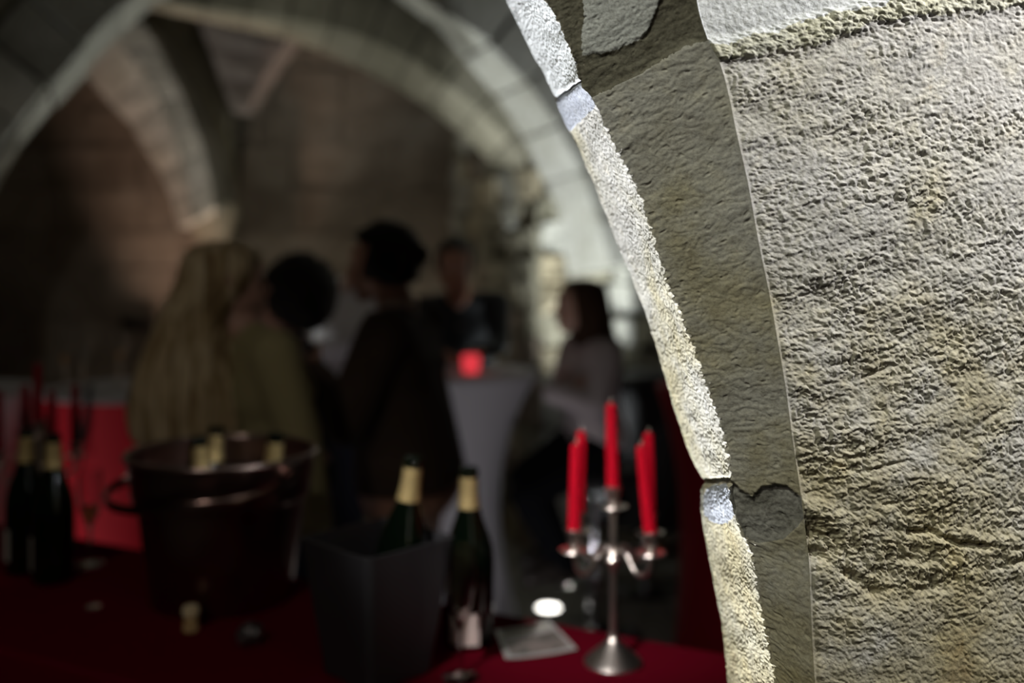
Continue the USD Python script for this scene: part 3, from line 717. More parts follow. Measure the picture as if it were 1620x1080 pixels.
# --- bottles
def bottle_parts(t, label_mat, label_rng=(0.010, 0.066), label_half=0.62, label_dir=-1.9, top='gold'):
    body = [(0.0, 0.004), (0.038, 0.0), (0.043, 0.006), (0.0442, 0.02), (0.0442, 0.150), (0.0425, 0.170), (0.036, 0.195), (0.026, 0.222), (0.0185, 0.248), (0.0155, 0.270), (0.0150, 0.300), (0.0172, 0.302), (0.0172, 0.312), (0.014, 0.316), (0.010, 0.315), (0.010, 0.29), (0, 0.288)]
    obj('glass_body', lathe(body, 44), M['bottle_glass'], t, smooth=40)
    if top:
        obj('foil', lathe([(0.0195, 0.2455), (0.0210, 0.2440), (0.0178, 0.262), (0.0166, 0.276), (0.0163, 0.297), (0.0155, 0.298)], 44), M['gold_foil'], t, smooth=40, label='gold foil around the neck')
    a = np.linspace(label_dir - label_half, label_dir + label_half, 20); z0, z1 = label_rng
    v_ = []
    for r in (0.0446, 0.0450):
        for z in (z0, z1):
            v_ += [(r * math.cos(x), r * math.sin(x), z) for x in a]
    n = len(a); f = []
    for k in range(n - 1):
        f += [[2 * n + k, 2 * n + k + 1, 3 * n + k + 1], [2 * n + k, 3 * n + k + 1, 3 * n + k], [n + k, 3 * n + k, 3 * n + k + 1], [n + k, 3 * n + k + 1, n + k + 1], [k, k + 1, 2 * n + k + 1], [k, 2 * n + k + 1, 2 * n + k]]
    obj('label', trimesh.Trimesh(np.array(v_), np.array(f), process=False), M[label_mat], t, smooth=30, label='pale paper label' if label_mat == 'label_paper' else None)


def bottle(loc, rz, label, label_mat='label_paper', group=None, tilt=None, **kw):
    t = thing('champagne_bottle', label, 'bottle', loc, rz, 'champagne bottles')
    if tilt:
        UsdGeom.Xformable(t).AddRotateXYZOp().Set(Gf.Vec3f(*tilt))
    bottle_parts(t, label_mat, **kw); return t
pA = tpos(742, 1017)
bottle((pA[0], pA[1], TZ), 0, 'dark champagne bottle with gold foil and low pale label, right of the grey cooler', label_dir=-1.72)
pL = tpos(84, 918); bottle((pL[0], pL[1], TZ), 0, 'nearer of two dark gold-necked bottles standing at the left end of the table', 'label_grey', label_rng=(0.03, 0.10), label_dir=-2.75, label_half=0.5)
pL2 = tpos(42, 903); bottle((pL2[0], pL2[1], TZ), 0, 'farther of two dark gold-necked bottles, partly behind the other at far left', 'label_grey', label_rng=(0.03, 0.10), label_dir=-2.5, label_half=0.5)

# --- brown metal champagne bucket
pb = tpos(352, 945); BK = np.array([pb[0], pb[1], TZ])
t = thing('champagne_bucket', 'large dark brown metal champagne bucket with a drooping bail handle', 'bucket', BK)
obj('body', lathe([(0.0, 0.0), (0.134, 0.0), (0.140, 0.006), (0.146, 0.05), (0.158, 0.14), (0.1655, 0.205), (0.168, 0.209), (0.176, 0.213), (0.186, 0.295), (0.183, 0.297), (0.173, 0.216), (0.163, 0.207), (0.155, 0.14), (0.142, 0.05), (0.134, 0.010), (0.0, 0.008)], 72), M['bucket_metal'], t, smooth=40)
rr = lathe([(0.1875 + 0.006 * math.cos(a), 0.2975 + 0.006 * math.sin(a)) for a in np.linspace(0, 2 * np.pi, 13)], 72)
obj('rim', rr, M['bucket_rim'], t, smooth=60, label='rolled rim catching the light')
hp = spline([at(*p) - BK for p in [(462, 752, 1.93), (440, 770, 1.885), (395, 788, 1.845), (300, 803, 1.815), (232, 808, 1.855), (184, 803, 1.94), (166, 789, 2.03), (178, 771, 2.10), (207, 757, 2.12)]], 60)
obj('bail_handle', tube(hp, 0.010, 10, squash=(0.35, 1.0)), M['bucket_metal'], t, smooth=40)
for e in (hp[0], hp[-1]):
    u = np.array([e[0], e[1], 0]); u /= np.linalg.norm(u)
    ear = trimesh.creation.cylinder(radius=0.019, height=0.024, sections=24)
    ear.apply_transform(trimesh.geometry.align_vectors([0, 0, 1], u)); ear.apply_translation(u * 0.186 + [0, 0, e[2]])
    obj('handle_ear', ear, M['bucket_rim'], t, smooth=30)
BG = 'bottles cooling in the brown bucket'
for (px, py, lean, lab) in [(315, 707, (2, -3, 0), 'gold-topped bottle leaning in the brown bucket, left of centre'), (343, 698, (-6, 3, 0), 'bottle in the brown bucket just right of the middle one'), (437, 706, (2, 6, 0), 'bottle in the brown bucket near the handle ear on the right')]:
    tp = at(px, py, 2.04 + {315: -0.05, 343: 0.09, 437: 0.0}[px])
    rx, ry = math.radians(lean[0]), math.radians(lean[1])
    base = tp - 0.315 * np.array([math.sin(ry), -math.sin(rx), math.cos(rx) * math.cos(ry)])
    base[2] = max(base[2], TZ + 0.021)
    bottle(base, 0, lab, 'label_paper', tilt=lean)
# --- grey square cooler
qd = 1.665; Q = np.array([px2x(597, qd), qd, TZ])
def square_ring(half, r, z, rot=math.pi / 4, n=8):
    p = []
    for k in range(4):
        c = np.array([(1, 1), (-1, 1), (-1, -1), (1, -1)][k]) * (half - r)
        for a in np.linspace(k * np.pi / 2, (k + 1) * np.pi / 2, n):
            p.append(c + r * np.array([math.cos(a), math.sin(a)]))
    p = np.array(p); c, s = math.cos(rot), math.sin(rot)
    return np.column_stack([p @ np.array([[c, s], [-s, c]]), np.full(len(p), z)])
def loft(rings, cap0=True, cap1=True):
    n = len(rings[0]); vv = np.vstack(rings); i = np.arange(len(rings) * n).reshape(-1, n); j = np.roll(i, -1, 1)
    q = np.stack([i[:-1], j[:-1], j[1:], i[1:]], -1).reshape(-1, 4); f = [q[:, [0, 1, 2]], q[:, [0, 2, 3]]]
    ex = []
    for c, rg in ((cap0, 0), (cap1, -1)):
        if c:
            ci = len(vv) + len(ex); ex.append(rings[rg].mean(0)); r_i, r_j = i[rg], j[rg]
            f.append(np.stack([r_j, r_i, np.full(n, ci)], 1) if rg == 0 else np.stack([r_i, r_j, np.full(n, ci)], 1))
    return trimesh.Trimesh(np.vstack([vv] + ([ex] if ex else [])), np.vstack(f), process=False)
t = thing('square_cooler', 'dark grey square plastic bottle cooler turned corner towards the camera', 'cooler', Q, math.radians(1))
rg = [square_ring(0.062, 0.012, 0.0), square_ring(0.066, 0.014, 0.004), square_ring(0.081, 0.014, 0.12), square_ring(0.0935, 0.014, 0.222), square_ring(0.0935, 0.013, 0.226), square_ring(0.0895, 0.012, 0.226), square_ring(0.0885, 0.012, 0.222), square_ring(0.077, 0.012, 0.12), square_ring(0.062, 0.012, 0.010)]
obj('body', loft(rg), M['grey_plastic'], t, smooth=35)
bottle((Q[0] + 0.020, Q[1] + 0.004, TZ + 0.045), 0, 'gold-foiled bottle standing inside the dark grey square cooler', tilt=(0, 7.5, 0))
# --- flutes
def flute(loc, label, wine=True, group=None, rz=0):
    t = thing('champagne_flute', label, 'glass', loc, rz, 'champagne flutes')
    prof = [(0.0, 0.0), (0.031, 0.0), (0.032, 0.002), (0.012, 0.006), (0.0042, 0.012), (0.0036, 0.075), (0.006, 0.088), (0.018, 0.115), (0.0255, 0.150), (0.0265, 0.180), (0.0245, 0.215), (0.0237, 0.215), (0.0255, 0.180), (0.0245, 0.150), (0.017, 0.117), (0.004, 0.094), (0.0, 0.093)]
    obj('glass', lathe(prof, 36), M['clear_glass'], t, smooth=40)
    if wine:
        obj('wine', lathe([(0.0, 0.0945), (0.0035, 0.0955), (0.0163, 0.118), (0.0200, 0.130), (0.0198, 0.1302), (0.0, 0.1302)], 36), M['wine'], t, smooth=40)
    return t
pf = tpos(728, 1073); flute((pf[0], pf[1], TZ), 'empty champagne flute in front of the labelled bottle at the bottom of the picture', False)
pf = tpos(142, 893); flute((pf[0], pf[1], TZ), 'champagne flute on the cloth between the left bottles and the brown bucket')
# --- corks and caps
pc = tpos(302, 998)
t = thing('champagne_cork', 'champagne cork standing upright on the red cloth before the brown bucket', 'cork', (pc[0], pc[1], TZ))
obj('stem', lathe([(0.0, 0.0), (0.0145, 0.0), (0.0155, 0.003), (0.0138, 0.018), (0.0118, 0.027), (0.0, 0.027)], 28), M['cork'], t)
obj('head', lathe([(0.0, 0.0272), (0.0122, 0.0272), (0.0158, 0.032), (0.0160, 0.040), (0.0125, 0.046), (0.0, 0.048)], 28), M['cork_top'], t, label='paler domed head')
pc = tpos(392, 1020)
t = thing('wire_hood', 'crumpled dark foil and wire hood from a bottle on the red cloth', 'bottle hood', (pc[0], pc[1], TZ))
fo = rough(lathe([(0.0, 0.0), (0.016, 0.0), (0.0200, 0.012), (0.0185, 0.030), (0.015, 0.036), (0.0, 0.037)], 22), 0.004, 60, 3, 1)
fo.apply_transform(trimesh.transformations.rotation_matrix(1.1, [0.2, 1, 0])); fo.apply_translation([-0.012, 0, -fo.bounds[0, 2]])
obj('foil', fo, M['dark_foil'], t, smooth=20)
for k in range(4):
    a = k * math.pi / 2 + 0.4
    w = spline([(0.014 + 0.012 * math.cos(a), 0.012 * math.sin(a), 0.030), (0.014 + 0.017 * math.cos(a), 0.017 * math.sin(a), 0.018), (0.014 + 0.018 * math.cos(a + 0.2), 0.018 * math.sin(a + 0.2), 0.0012)], 10)
    obj('wire', tube(w, 0.0010, 6), M['steel'], t)
obj('cap', lathe([(0.0, 0.030), (0.0135, 0.030), (0.0135, 0.033), (0.0, 0.0345)], 24).apply_translation([0.014, 0, 0]), M['dark_foil'], t)
pc = tpos(147, 962)
t = thing('bottle_cap', 'small flat metal cap lying on the cloth left of the bucket', 'cap', (pc[0], pc[1], TZ))
obj('disc', lathe([(0.0, 0.0015), (0.0145, 0.0), (0.0158, 0.0035), (0.0140, 0.004), (0.0, 0.0055)], 28), M['silver'], t)
# --- leaflet
pq = np.array([tpos(*p) for p in [(783, 1000), (868, 984), (913, 1030), (800, 1046)]])
c0 = pq.mean(0)
def sheet(q, z0, th, k=10):
    uu, vv_ = np.meshgrid(np.linspace(0, 1, k), np.linspace(0, 1, k)); uu, vv_ = uu.ravel()[:, None], vv_.ravel()[:, None]
    p = q[0] * (1 - uu) * (1 - vv_) + q[1] * uu * (1 - vv_) + q[2] * uu * vv_ + q[3] * (1 - uu) * vv_
    p[:, 2] = z0 + 0.003 * (np.abs(uu[:, 0] - 0.5) * 2) ** 2
    i = np.arange(k * k).reshape(k, k); f = np.stack([i[:-1, :-1], i[1:, :-1], i[1:, 1:], i[:-1, 1:]], -1).reshape(-1, 4); f = np.vstack([f[:, [0, 1, 2]], f[:, [0, 2, 3]]])
    top = p.copy(); top[:, 2] += th
    b = np.r_[i[0], i[1:, -1], i[-1, -2::-1], i[-2:0:-1, 0]]; bn = np.roll(b, -1); n = k * k
    side = np.vstack([np.stack([b, bn, bn + n], 1), np.stack([b, bn + n, b + n], 1)])
    m = trimesh.Trimesh(np.vstack([p, top]), np.vstack([f[:, ::-1], f + n, side]), process=False); m.fix_normals(); return m
t = thing('leaflet', 'glossy leaflet with a dark picture lying by the candelabra foot', 'leaflet', (c0[0], c0[1], TZ))
loc_q = pq - c0
obj('sheet', sheet(loc_q, 0.0, 0.0008), M['paper'], t, smooth=20)
def inset(q, a, b, c, d):
    g = lambda u, w: q[0] * (1 - u) * (1 - w) + q[1] * u * (1 - w) + q[2] * u * w + q[3] * (1 - u) * w
    return np.array([g(a, b), g(c, b), g(c, d), g(a, d)])
obj('printed_picture', sheet(inset(loc_q, 0.08, 0.34, 0.94, 0.92), 0.0009, 0.0003), M['print'], t, smooth=20)
obj('printed_picture', sheet(inset(loc_q, 0.10, 0.05, 0.92, 0.22), 0.0009, 0.0003), M['label_grey'], t, smooth=20)
# --- candelabra
def candelabra(pos, name_label, rot, candle_labels, leans, group=None, wax='candle_wax'):
    t = thing('candelabra', name_label, 'candelabra', pos, rot, 'silver candelabras')
    base = [(0.0, 0.0), (0.049, 0.0), (0.050, 0.004), (0.046, 0.009), (0.036, 0.017), (0.024, 0.028), (0.013, 0.038), (0.0085, 0.046), (0.0075, 0.052)]
    obj('base', lathe(base + [(0.0, 0.052)], 48), M['silver'], t, smooth=40)
    stem = [(0.0, 0.052), (0.0080, 0.052), (0.0062, 0.060), (0.0058, 0.150), (0.0072, 0.168), (0.013, 0.174), (0.016, 0.179), (0.013, 0.185), (0.0075, 0.190), (0.0060, 0.200), (0.0068, 0.250), (0.0088, 0.262), (0.006, 0.266), (0.0, 0.266)]
    obj('stem', lathe(stem, 32), M['silver'], t, smooth=40)
    pan = [(0.0, 0.0), (0.008, 0.0), (0.020, 0.003), (0.0255, 0.0065), (0.0248, 0.0078), (0.018, 0.005), (0.008, 0.004), (0.0078, 0.010), (0.0085, 0.014), (0.0115, 0.022), (0.0130, 0.032), (0.0150, 0.040), (0.0142, 0.041), (0.0112, 0.033), (0.0, 0.030)]
    tops = []
    c = lathe(pan, 32); c.apply_translation([0, 0, 0.262]); obj('candle_cup', c, M['silver'], t, smooth=40); tops.append((0, 0, 0.262))
    for k in range(4):
        a = math.pi / 4 + k * math.pi / 2; d = np.array([math.cos(a), math.sin(a), 0])
        pts = [d * 0.006 + [0, 0, 0.184], d * 0.022 + [0, 0, 0.196], d * 0.034 + [0, 0, 0.192], d * 0.046 + [0, 0, 0.176], d * 0.064 + [0, 0, 0.166], d * 0.080 + [0, 0, 0.174], d * 0.087 + [0, 0, 0.190], d * 0.0885 + [0, 0, 0.207]]
        arm = obj('arm', tube(spline(pts, 36), 0.0042, 10), M['silver'], t, smooth=60)
        c = lathe(pan, 32); c.apply_translation(d * 0.0885 + [0, 0, 0.203]); obj('candle_cup', c, M['silver'], t, smooth=40)
        tops.append(tuple(d * 0.0885 + [0, 0, 0.203]))
    cr, sr = math.cos(rot), math.sin(rot)
    for k, (tp, lab) in enumerate(zip(tops, candle_labels)):
        w = np.array([pos[0] + cr * tp[0] - sr * tp[1], pos[1] + sr * tp[0] + cr * tp[1], pos[2] + tp[2] + 0.0312])
        cn = thing('taper_candle', lab, 'candle', w, 0, 'red taper candles')
        lx, ly = leans[k]
        UsdGeom.Xformable(cn).AddRotateXYZOp().Set(Gf.Vec3f(lx, ly, 0))
        hgt = 0.150
        obj('wax', lathe([(0.0, 0.0), (0.0108, 0.0), (0.0112, 0.010), (0.0105, 0.08), (0.0092, hgt - 0.004), (0.0070, hgt), (0.0, hgt + 0.002)], 24), M[wax], cn, smooth=40)
        obj('wick', tube([(0, 0, hgt + 0.001), (0.0005, 0, hgt + 0.005), (0.0018, 0.0005, hgt + 0.009)], 0.0008, 6), M['wick'], cn)
    return t
pcand = tpos(970, 1050)
CD = np.array([pcand[0], pcand[1], TZ])
candelabra(CD, 'silver five-light candelabra standing beside the leaflet near the arch', math.radians(-7),
           ['tall red taper candle in the raised middle cup of the near candelabra', 'red candle at the right rear of the near candelabra', 'red candle at the left rear of the near candelabra',
            'red candle at the left front of the near candelabra', 'leaning red candle at the right front of the near candelabra'],
           [(0, -1.5), (1, -1), (0, 2), (0.5, 1), (-1, -6)])
p2 = tpos(60, 866)
candelabra(np.array([p2[0], p2[1], TZ]), 'second silver candelabra, in the dark behind the two left bottles', math.radians(0),
           ['red candle in the middle cup of the dark candelabra at far left', 'red candle at the right rear of the dark candelabra behind the left bottles', 'red candle at the left rear of the dark candelabra behind the left bottles',
            'red candle at the left front of the dark candelabra behind the left bottles', 'red candle at the right front of the dark candelabra behind the left bottles'],
           [(0, 0)] * 5, wax='burgundy_wax')

# ================================================================ tall cocktail tables in stretch covers
def cocktail_table(x, y, top, mat, label, r=0.40, waist=0.235, foot=0.36, top_mat=None, rz=0.3, group=None):
    t = thing('cocktail_table', label, 'table', (x, y, 0), rz, 'covered cocktail tables')
    obj('tabletop', lathe([(0.0, top - 0.028), (r - 0.012, top - 0.028), (r - 0.005, top - 0.02), (r - 0.005, top - 0.006), (r - 0.012, top - 0.002), (0.0, top - 0.002)], 64), M['wood'], t)
    rows = []
    n = 96; a = np.arange(n) * 2 * np.pi / n
    for k in range(26):
        u = k / 25; z = 0.02 + (top - 0.034) * u
        wz = 0.48
        rad = waist + (foot - waist) * max(0, (wz - u) / wz) ** 1.7 if u < wz else waist + (r - waist) * ((u - wz) / (1 - wz)) ** 2.0
        lob = max(0, 1 - u / 0.55) ** 1.3
        ra = rad * (1 - 0.16 * lob * (1 - np.abs(np.cos(2 * a))) - 0.02 * (1 - u) * u * 4 * np.abs(np.sin(4 * a)))
        rows.append(np.column_stack([ra * np.cos(a), ra * np.sin(a), np.full(n, z)]))
    rows += [np.column_stack([rr_ * np.cos(a), rr_ * np.sin(a), np.full(n, zz_)]) for rr_, zz_ in ((r + 0.001, top - 0.008), (r - 0.004, top - 0.0005), (r - 0.02, top))]
    obj('stretch_cover', loft(rows, False, True), M[mat], t, smooth=50)
    if top_mat:
        obj('top_cap', lathe([(0, top + 0.0005), (r - 0.01, top + 0.0005), (r + 0.003, top - 0.001), (r + 0.003, top - 0.016), (r + 0.0015, top - 0.016)], 64), M[top_mat], t, label='grey rim band on top')
    obj('pole', lathe([(0, 0.0), (0.03, 0.0), (0.03, top - 0.03), (0, top - 0.03)], 24), M['steel'], t)
    return t
WX, WY, WT = px2x(716, 4.46), 4.46, 1.130
cocktail_table(WX, WY, WT, 'grey_cover', 'tall cocktail table in a pale grey stretch cover with a red votive on top', r=0.382, waist=0.215, foot=0.33, rz=0.9)
RX, RY = -1.475, 4.02
cocktail_table(RX, RY, 1.11, 'red_cover', 'tall cocktail table in a bright red stretch cover behind the blonde woman', waist=0.30, foot=0.36, top_mat='grey_cover')
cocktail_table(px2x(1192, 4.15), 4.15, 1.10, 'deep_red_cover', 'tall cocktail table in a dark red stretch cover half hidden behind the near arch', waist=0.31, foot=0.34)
cocktail_table(px2x(-108, 3.92), 3.92, 1.11, 'grey_cover', 'tall grey covered cocktail table cut by the left edge of the picture', waist=0.30, foot=0.36)
# red votive on the grey table
M['votive_glow'] = usdkit.material(stage, LK + 'votive_glow', {'e': ('emission', {'color': (1.0, 0.06, 0.08), 'strength': 0.75})}, surface='e.emission')
vx = at(745, 572, 4.36)
t = thing('votive_candle', 'lit red glass votive glowing on the pale grey cocktail table', 'votive candle', (vx[0], 4.36, WT + 0.001))
obj('glass', lathe([(0.0, 0.0), (0.030, 0.0), (0.036, 0.01), (0.040, 0.05), (0.038, 0.078), (0.035, 0.078), (0.036, 0.05), (0.030, 0.006), (0, 0.006)], 32), M['votive_glow'], t)
obj('wax', lathe([(0.0, 0.006), (0.0295, 0.0065), (0.0345, 0.04), (0.0, 0.04)], 32), M['votive_glow'], t)
# small things on the red table
for k, (px, dd, lab) in enumerate([(104, 3.95, 'flute at the left rim of the red covered table'), (132, 4.10, 'flute near the middle of the red covered table'), (190, 4.18, 'flute beside the blonde hair on the red covered table')]):
    flute((px2x(px, dd), dd, 1.1115), 'champagne ' + lab, wine=(k != 1))
# strap hanging against the red cover
M['black_cloth'] = plain('black_cloth', (0.012, 0.012, 0.014), 0.8)
sp = [at(*p) for p in [(143, 611, 3.62), (141, 618, 3.600), (138, 640, 3.612), (131, 680, 3.640), (124, 712, 3.665)]]
t = thing('hanging_strap', 'black strap with a loop hanging against the red table cover', 'strap', sp[0])
obj('webbing', tube(spline(np.array(sp) - sp[0], 20), 0.011, 10, squash=(1.0, 0.35)), M['black_cloth'], t)
a = np.linspace(0, 2 * np.pi, 25)
lp_ = np.stack([0.018 * np.cos(a), 0 * a, 0.026 * np.sin(a)], 1) + (sp[-1] - sp[0]) - [0, 0, 0.025]
obj('loop', tube(lp_, 0.004, 8, closed_ends=False), M['black_metal'], t)
# wall spotlight on the back wall, left
t = thing('wall_spotlight', 'short black spotlight barrel on a bracket on the left back wall', 'spotlight', at(215, 512, 6.94))
b = lathe([(0.0, -0.10), (0.030, -0.10), (0.036, -0.09), (0.036, 0.10), (0.030, 0.10), (0.030, 0.05), (0, 0.05)], 28)
b.apply_transform(trimesh.transformations.rotation_matrix(math.radians(97), [0, 1, 0]))
obj('barrel', b, M['black_metal'], t)
obj('bracket', box((0.03, 0.07, 0.03), (0.0, 0.03, 0.0), 0.003), M['black_metal'], t)
# bar stools
def stool(x, y, seat, label, back=False, rz=0.0, col='black_cloth'):
    t = thing('bar_stool', label, 'stool', (x, y, 0), rz, 'bar stools')
    obj('base', lathe([(0, 0.0), (0.20, 0.0), (0.205, 0.006), (0.18, 0.018), (0.05, 0.035), (0.03, 0.05), (0.0, 0.05)], 48), M['chrome'], t)
    obj('column', lathe([(0.0, 0.05), (0.028, 0.05), (0.028, 0.40), (0.018, 0.41), (0.018, seat - 0.07), (0, seat - 0.07)], 28), M['chrome'], t)
    a = np.linspace(0, 2 * np.pi, 41); 
    fr_ = tube(np.stack([0.15 * np.cos(a), 0.15 * np.sin(a) - 0.10, 0 * a + 0.26], 1), 0.009, 8, closed_ends=False)
    obj('footrest', cat(fr_, tube([(0, 0, 0.26), (0, -0.25, 0.26)], 0.008, 8)), M['chrome'], t)
    obj('seat', lathe([(0, seat - 0.07), (0.15, seat - 0.07), (0.19, seat - 0.055), (0.20, seat - 0.03), (0.185, seat - 0.004), (0.12, seat), (0, seat)], 48), M[col], t)
    if back:
        rows = []
        for z in np.linspace(seat - 0.02, seat + 0.20, 9):
            aa = np.linspace(math.radians(20), math.radians(160), 20)
            r0 = 0.20 + 0.06 * (z - seat + 0.04)
            rows.append(np.vstack([np.column_stack([r0 * np.cos(aa), r0 * np.sin(aa), np.full(20, z)]), np.column_stack([(r0 - 0.03) * np.cos(aa[::-1]), (r0 - 0.03) * np.sin(aa[::-1]), np.full(20, z)])]))
        obj('backrest', loft(rows), M[col], t, smooth=40)
    return t
ST1 = (0.36, 4.33)
stool(*ST1, 0.722, 'chrome bar stool under the seated long-haired woman', rz=-1.4)
stool(px2x(1022, 4.95), 4.95, 0.76, 'black bar stool with a low backrest standing right of the seated woman', back=True)
# black coat thrown over that stool's backrest
cx_, cy_ = px2x(1022, 4.95), 4.95
rows = []
for z, w, dpt in [(0.34, 0.25, 0.26), (0.55, 0.255, 0.27), (0.75, 0.255, 0.275), (0.90, 0.25, 0.275), (1.00, 0.24, 0.27), (1.055, 0.17, 0.25), (1.07, 0.08, 0.235)]:
    aa = np.linspace(0, 2 * np.pi, 49)[:-1]
    wob = 1 + 0.05 * np.sin(7 * aa + z * 3) + 0.03 * np.sin(13 * aa)
    rows.append(np.column_stack([w * np.cos(aa) * wob, dpt * 0.96 * np.sin(aa) * wob + 0.0, np.full(48, z)]))
ctx = thing('coat', 'black coat draped over the low-backed bar stool', 'coat', (cx_, cy_, 0))
obj('shell', loft(rows, False, True), M['black_cloth'], ctx, smooth=50)
for s in (-1, 1):
    obj('sleeve', tube(spline([(s * 0.17, -0.13, 0.98), (s * 0.22, -0.17, 0.80), (s * 0.20, -0.20, 0.55), (s * 0.19, -0.21, 0.42)], 14), [0.055] * 4 + [0.05] * 10, 14), M['black_cloth'], ctx, smooth=50)

# ================================================================ people
M['skin'] = plain('skin', (0.42, 0.22, 0.15), 0.55, subsurface_weight=0.08, subsurface_scale=0.01)
M['skin_fair'] = plain('skin_fair', (0.50, 0.30, 0.23), 0.55, subsurface_weight=0.08, subsurface_scale=0.01)
M['eye_white'] = plain('eye_white', (0.7, 0.68, 0.65), 0.2)
M['iris'] = plain('iris', (0.05, 0.03, 0.02), 0.2)
M['lips'] = plain('lips', (0.40, 0.15, 0.12), 0.5)
def hair_mat(name, cols):
    return stone_mat(name, cols, 7.0, 0.45, fine=60.0, bump=0.8, dist=0.01, stretch=(6, 6, 0.6))
M['blonde_hair'] = hair_mat('blonde_hair', [(0.10, 0.06, 0.03), (0.28, 0.18, 0.08), (0.64, 0.50, 0.28), (0.84, 0.72, 0.48), (0.9, 0.8, 0.6)])
M['black_hair'] = hair_mat('black_hair', [(0.008, 0.006, 0.005), (0.015, 0.011, 0.009), (0.025, 0.018, 0.014)])
M['brown_hair'] = hair_mat('brown_hair', [(0.035, 0.018, 0.010), (0.07, 0.035, 0.02), (0.11, 0.06, 0.035)])
M['khaki'] = plain('khaki', (0.34, 0.30, 0.15), 0.85)
M['dark_brown'] = plain('dark_brown', (0.045, 0.026, 0.016), 0.9)
M['black_knit'] = plain('black_knit', (0.012, 0.014, 0.017), 0.9)
M['white_shirt'] = plain('white_shirt', (0.55, 0.53, 0.55), 0.8)
M['grey_shirt'] = plain('grey_shirt', (0.09, 0.085, 0.085), 0.85)
M['lilac_knit'] = plain('lilac_knit', (0.50, 0.45, 0.47), 0.9)
M['navy'] = plain('navy', (0.012, 0.015, 0.03), 0.85)
M['black_trousers'] = plain('black_trousers', (0.004, 0.0045, 0.006), 0.95, specular_ior_level=0.1)
M['beige'] = plain('beige', (0.62, 0.46, 0.38), 0.85)
M['leather'] = plain('leather', (0.02, 0.015, 0.012), 0.45)
M['cream_knit'] = plain('cream_knit', (0.62, 0.58, 0.45), 0.9)

V = lambda *a: np.array(a, float)
def sph(p, r, n=18): return Manifold.sphere(float(r), n).translate([float(x) for x in p])
def hull(*s):
    m = s[0]
    for k in s[1:]: m = m + k
    return m.hull()
def bone(p, r, q, s, n=18): return hull(sph(p, r, n), sph(q, s, n))
def union(ms):
    m = ms[0]
    for k in ms[1:]: m = m + k
    return m
def to_tm(m, ref=None, smooth=0):
    if ref: m = m.refine_to_length(ref)
    mm_ = m.to_mesh(); t = trimesh.Trimesh(np.array(mm_.vert_properties)[:, :3], np.array(mm_.tri_verts), process=True)
    if smooth: trimesh.smoothing.filter_taubin(t, lamb=0.5, nu=0.53, iterations=smooth)
    return t
def from_tm(t):
    return Manifold(manifold3d.Mesh(np.asarray(t.vertices, np.float32), np.asarray(t.faces, np.uint32)))
def frame(fwd, up=(0, 0, 1)):
    f = np.array(fwd, float); f /= np.linalg.norm(f); l = np.cross(up, f); l /= np.linalg.norm(l); u = np.cross(f, l)
    return np.column_stack([f, l, u])

def head_local():
    ell = lambda c, r: Manifold.sphere(1.0, 32).scale(r).translate(c)
    skull = ell((-0.012, 0, 0.030), (0.098, 0.076, 0.092))
    face = hull(sph((0.048, 0.022, 0.035), 0.045), sph((0.048, -0.022, 0.035), 0.045), sph((0.050, 0.018, -0.04), 0.040), sph((0.050, -0.018, -0.04), 0.040), sph((0.066, 0.0, -0.096), 0.021), sph((0.0, 0.05, -0.06), 0.022), sph((0.0, -0.05, -0.06), 0.022))
    nose = hull(sph((0.086, 0, 0.016), 0.009), sph((0.110, 0, -0.026), 0.0105), sph((0.096, 0.012, -0.030), 0.008), sph((0.096, -0.012, -0.030), 0.008))
    brow = hull(sph((0.084, 0.034, 0.030), 0.009), sph((0.090, 0, 0.028), 0.008)) + hull(sph((0.084, -0.034, 0.030), 0.009), sph((0.090, 0, 0.028), 0.008))
    lips = hull(sph((0.092, 0.018, -0.061), 0.006), sph((0.097, 0, -0.058), 0.007), sph((0.092, -0.018, -0.061), 0.006)) + hull(sph((0.090, 0.014, -0.069), 0.006), sph((0.095, 0, -0.071), 0.008), sph((0.090, -0.014, -0.069), 0.006))
    ears = union([hull(sph((-0.008, s * 0.078, 0.020), 0.012), sph((-0.016, s * 0.084, 0.022), 0.010), sph((0.0, s * 0.076, -0.022), 0.009)) for s in (-1, 1)])
    m = skull + face + nose + brow + lips + ears
    for s in (-1, 1): m = m - sph((0.094, s * 0.031, 0.008), 0.0155)
    t = to_tm(m, 0.012, 3)
    return from_tm(t)
HEAD = head_local()

def hand_local(curl=0.35, side=1):
    """wrist at the origin, fingers along +x, palm facing -z, thumb on +y for side 1"""
    palm = hull(sph((0.008, 0.016, 0), 0.016), sph((0.008, -0.016, 0), 0.016), sph((0.082, 0.032, 0), 0.011), sph((0.080, -0.034, 0), 0.010), sph((0.086, 0.0, 0.002), 0.011))
    parts_ = [palm]
    for y, L, r, sp_ in [(0.031, 0.072, 0.0088, 0.09), (0.010, 0.080, 0.0092, 0.02), (-0.012, 0.075, 0.0088, -0.05), (-0.032, 0.058, 0.0078, -0.13)]:
        p = V(0.084, y, 0); ang = curl * 0.6
        for k, fr in enumerate((0.45, 0.31, 0.24)):
            d = V(math.cos(ang) * math.cos(sp_), math.sin(sp_), -math.sin(ang)); q = p + d * L * fr
            parts_.append(bone(p, r * (1 - 0.08 * k), q, r * (0.92 - 0.08 * k), 10)); p = q; ang += curl * 1.1
    p = V(0.022, 0.024, -0.004)
    for d, L, r in [(V(0.62, 0.74, -0.25), 0.042, 0.0125), (V(0.80, 0.50, -0.33), 0.032, 0.0105), (V(0.90, 0.26, -0.35), 0.026, 0.0092)]:
        q = p + d / np.linalg.norm(d) * L; parts_.append(bone(p, r, q, r * 0.9, 10)); p = q
    m = union(parts_)
    t = to_tm(m, 0.006, 2)
    if side < 0:
        t.vertices[:, 1] *= -1; t.invert()
    return from_tm(t)
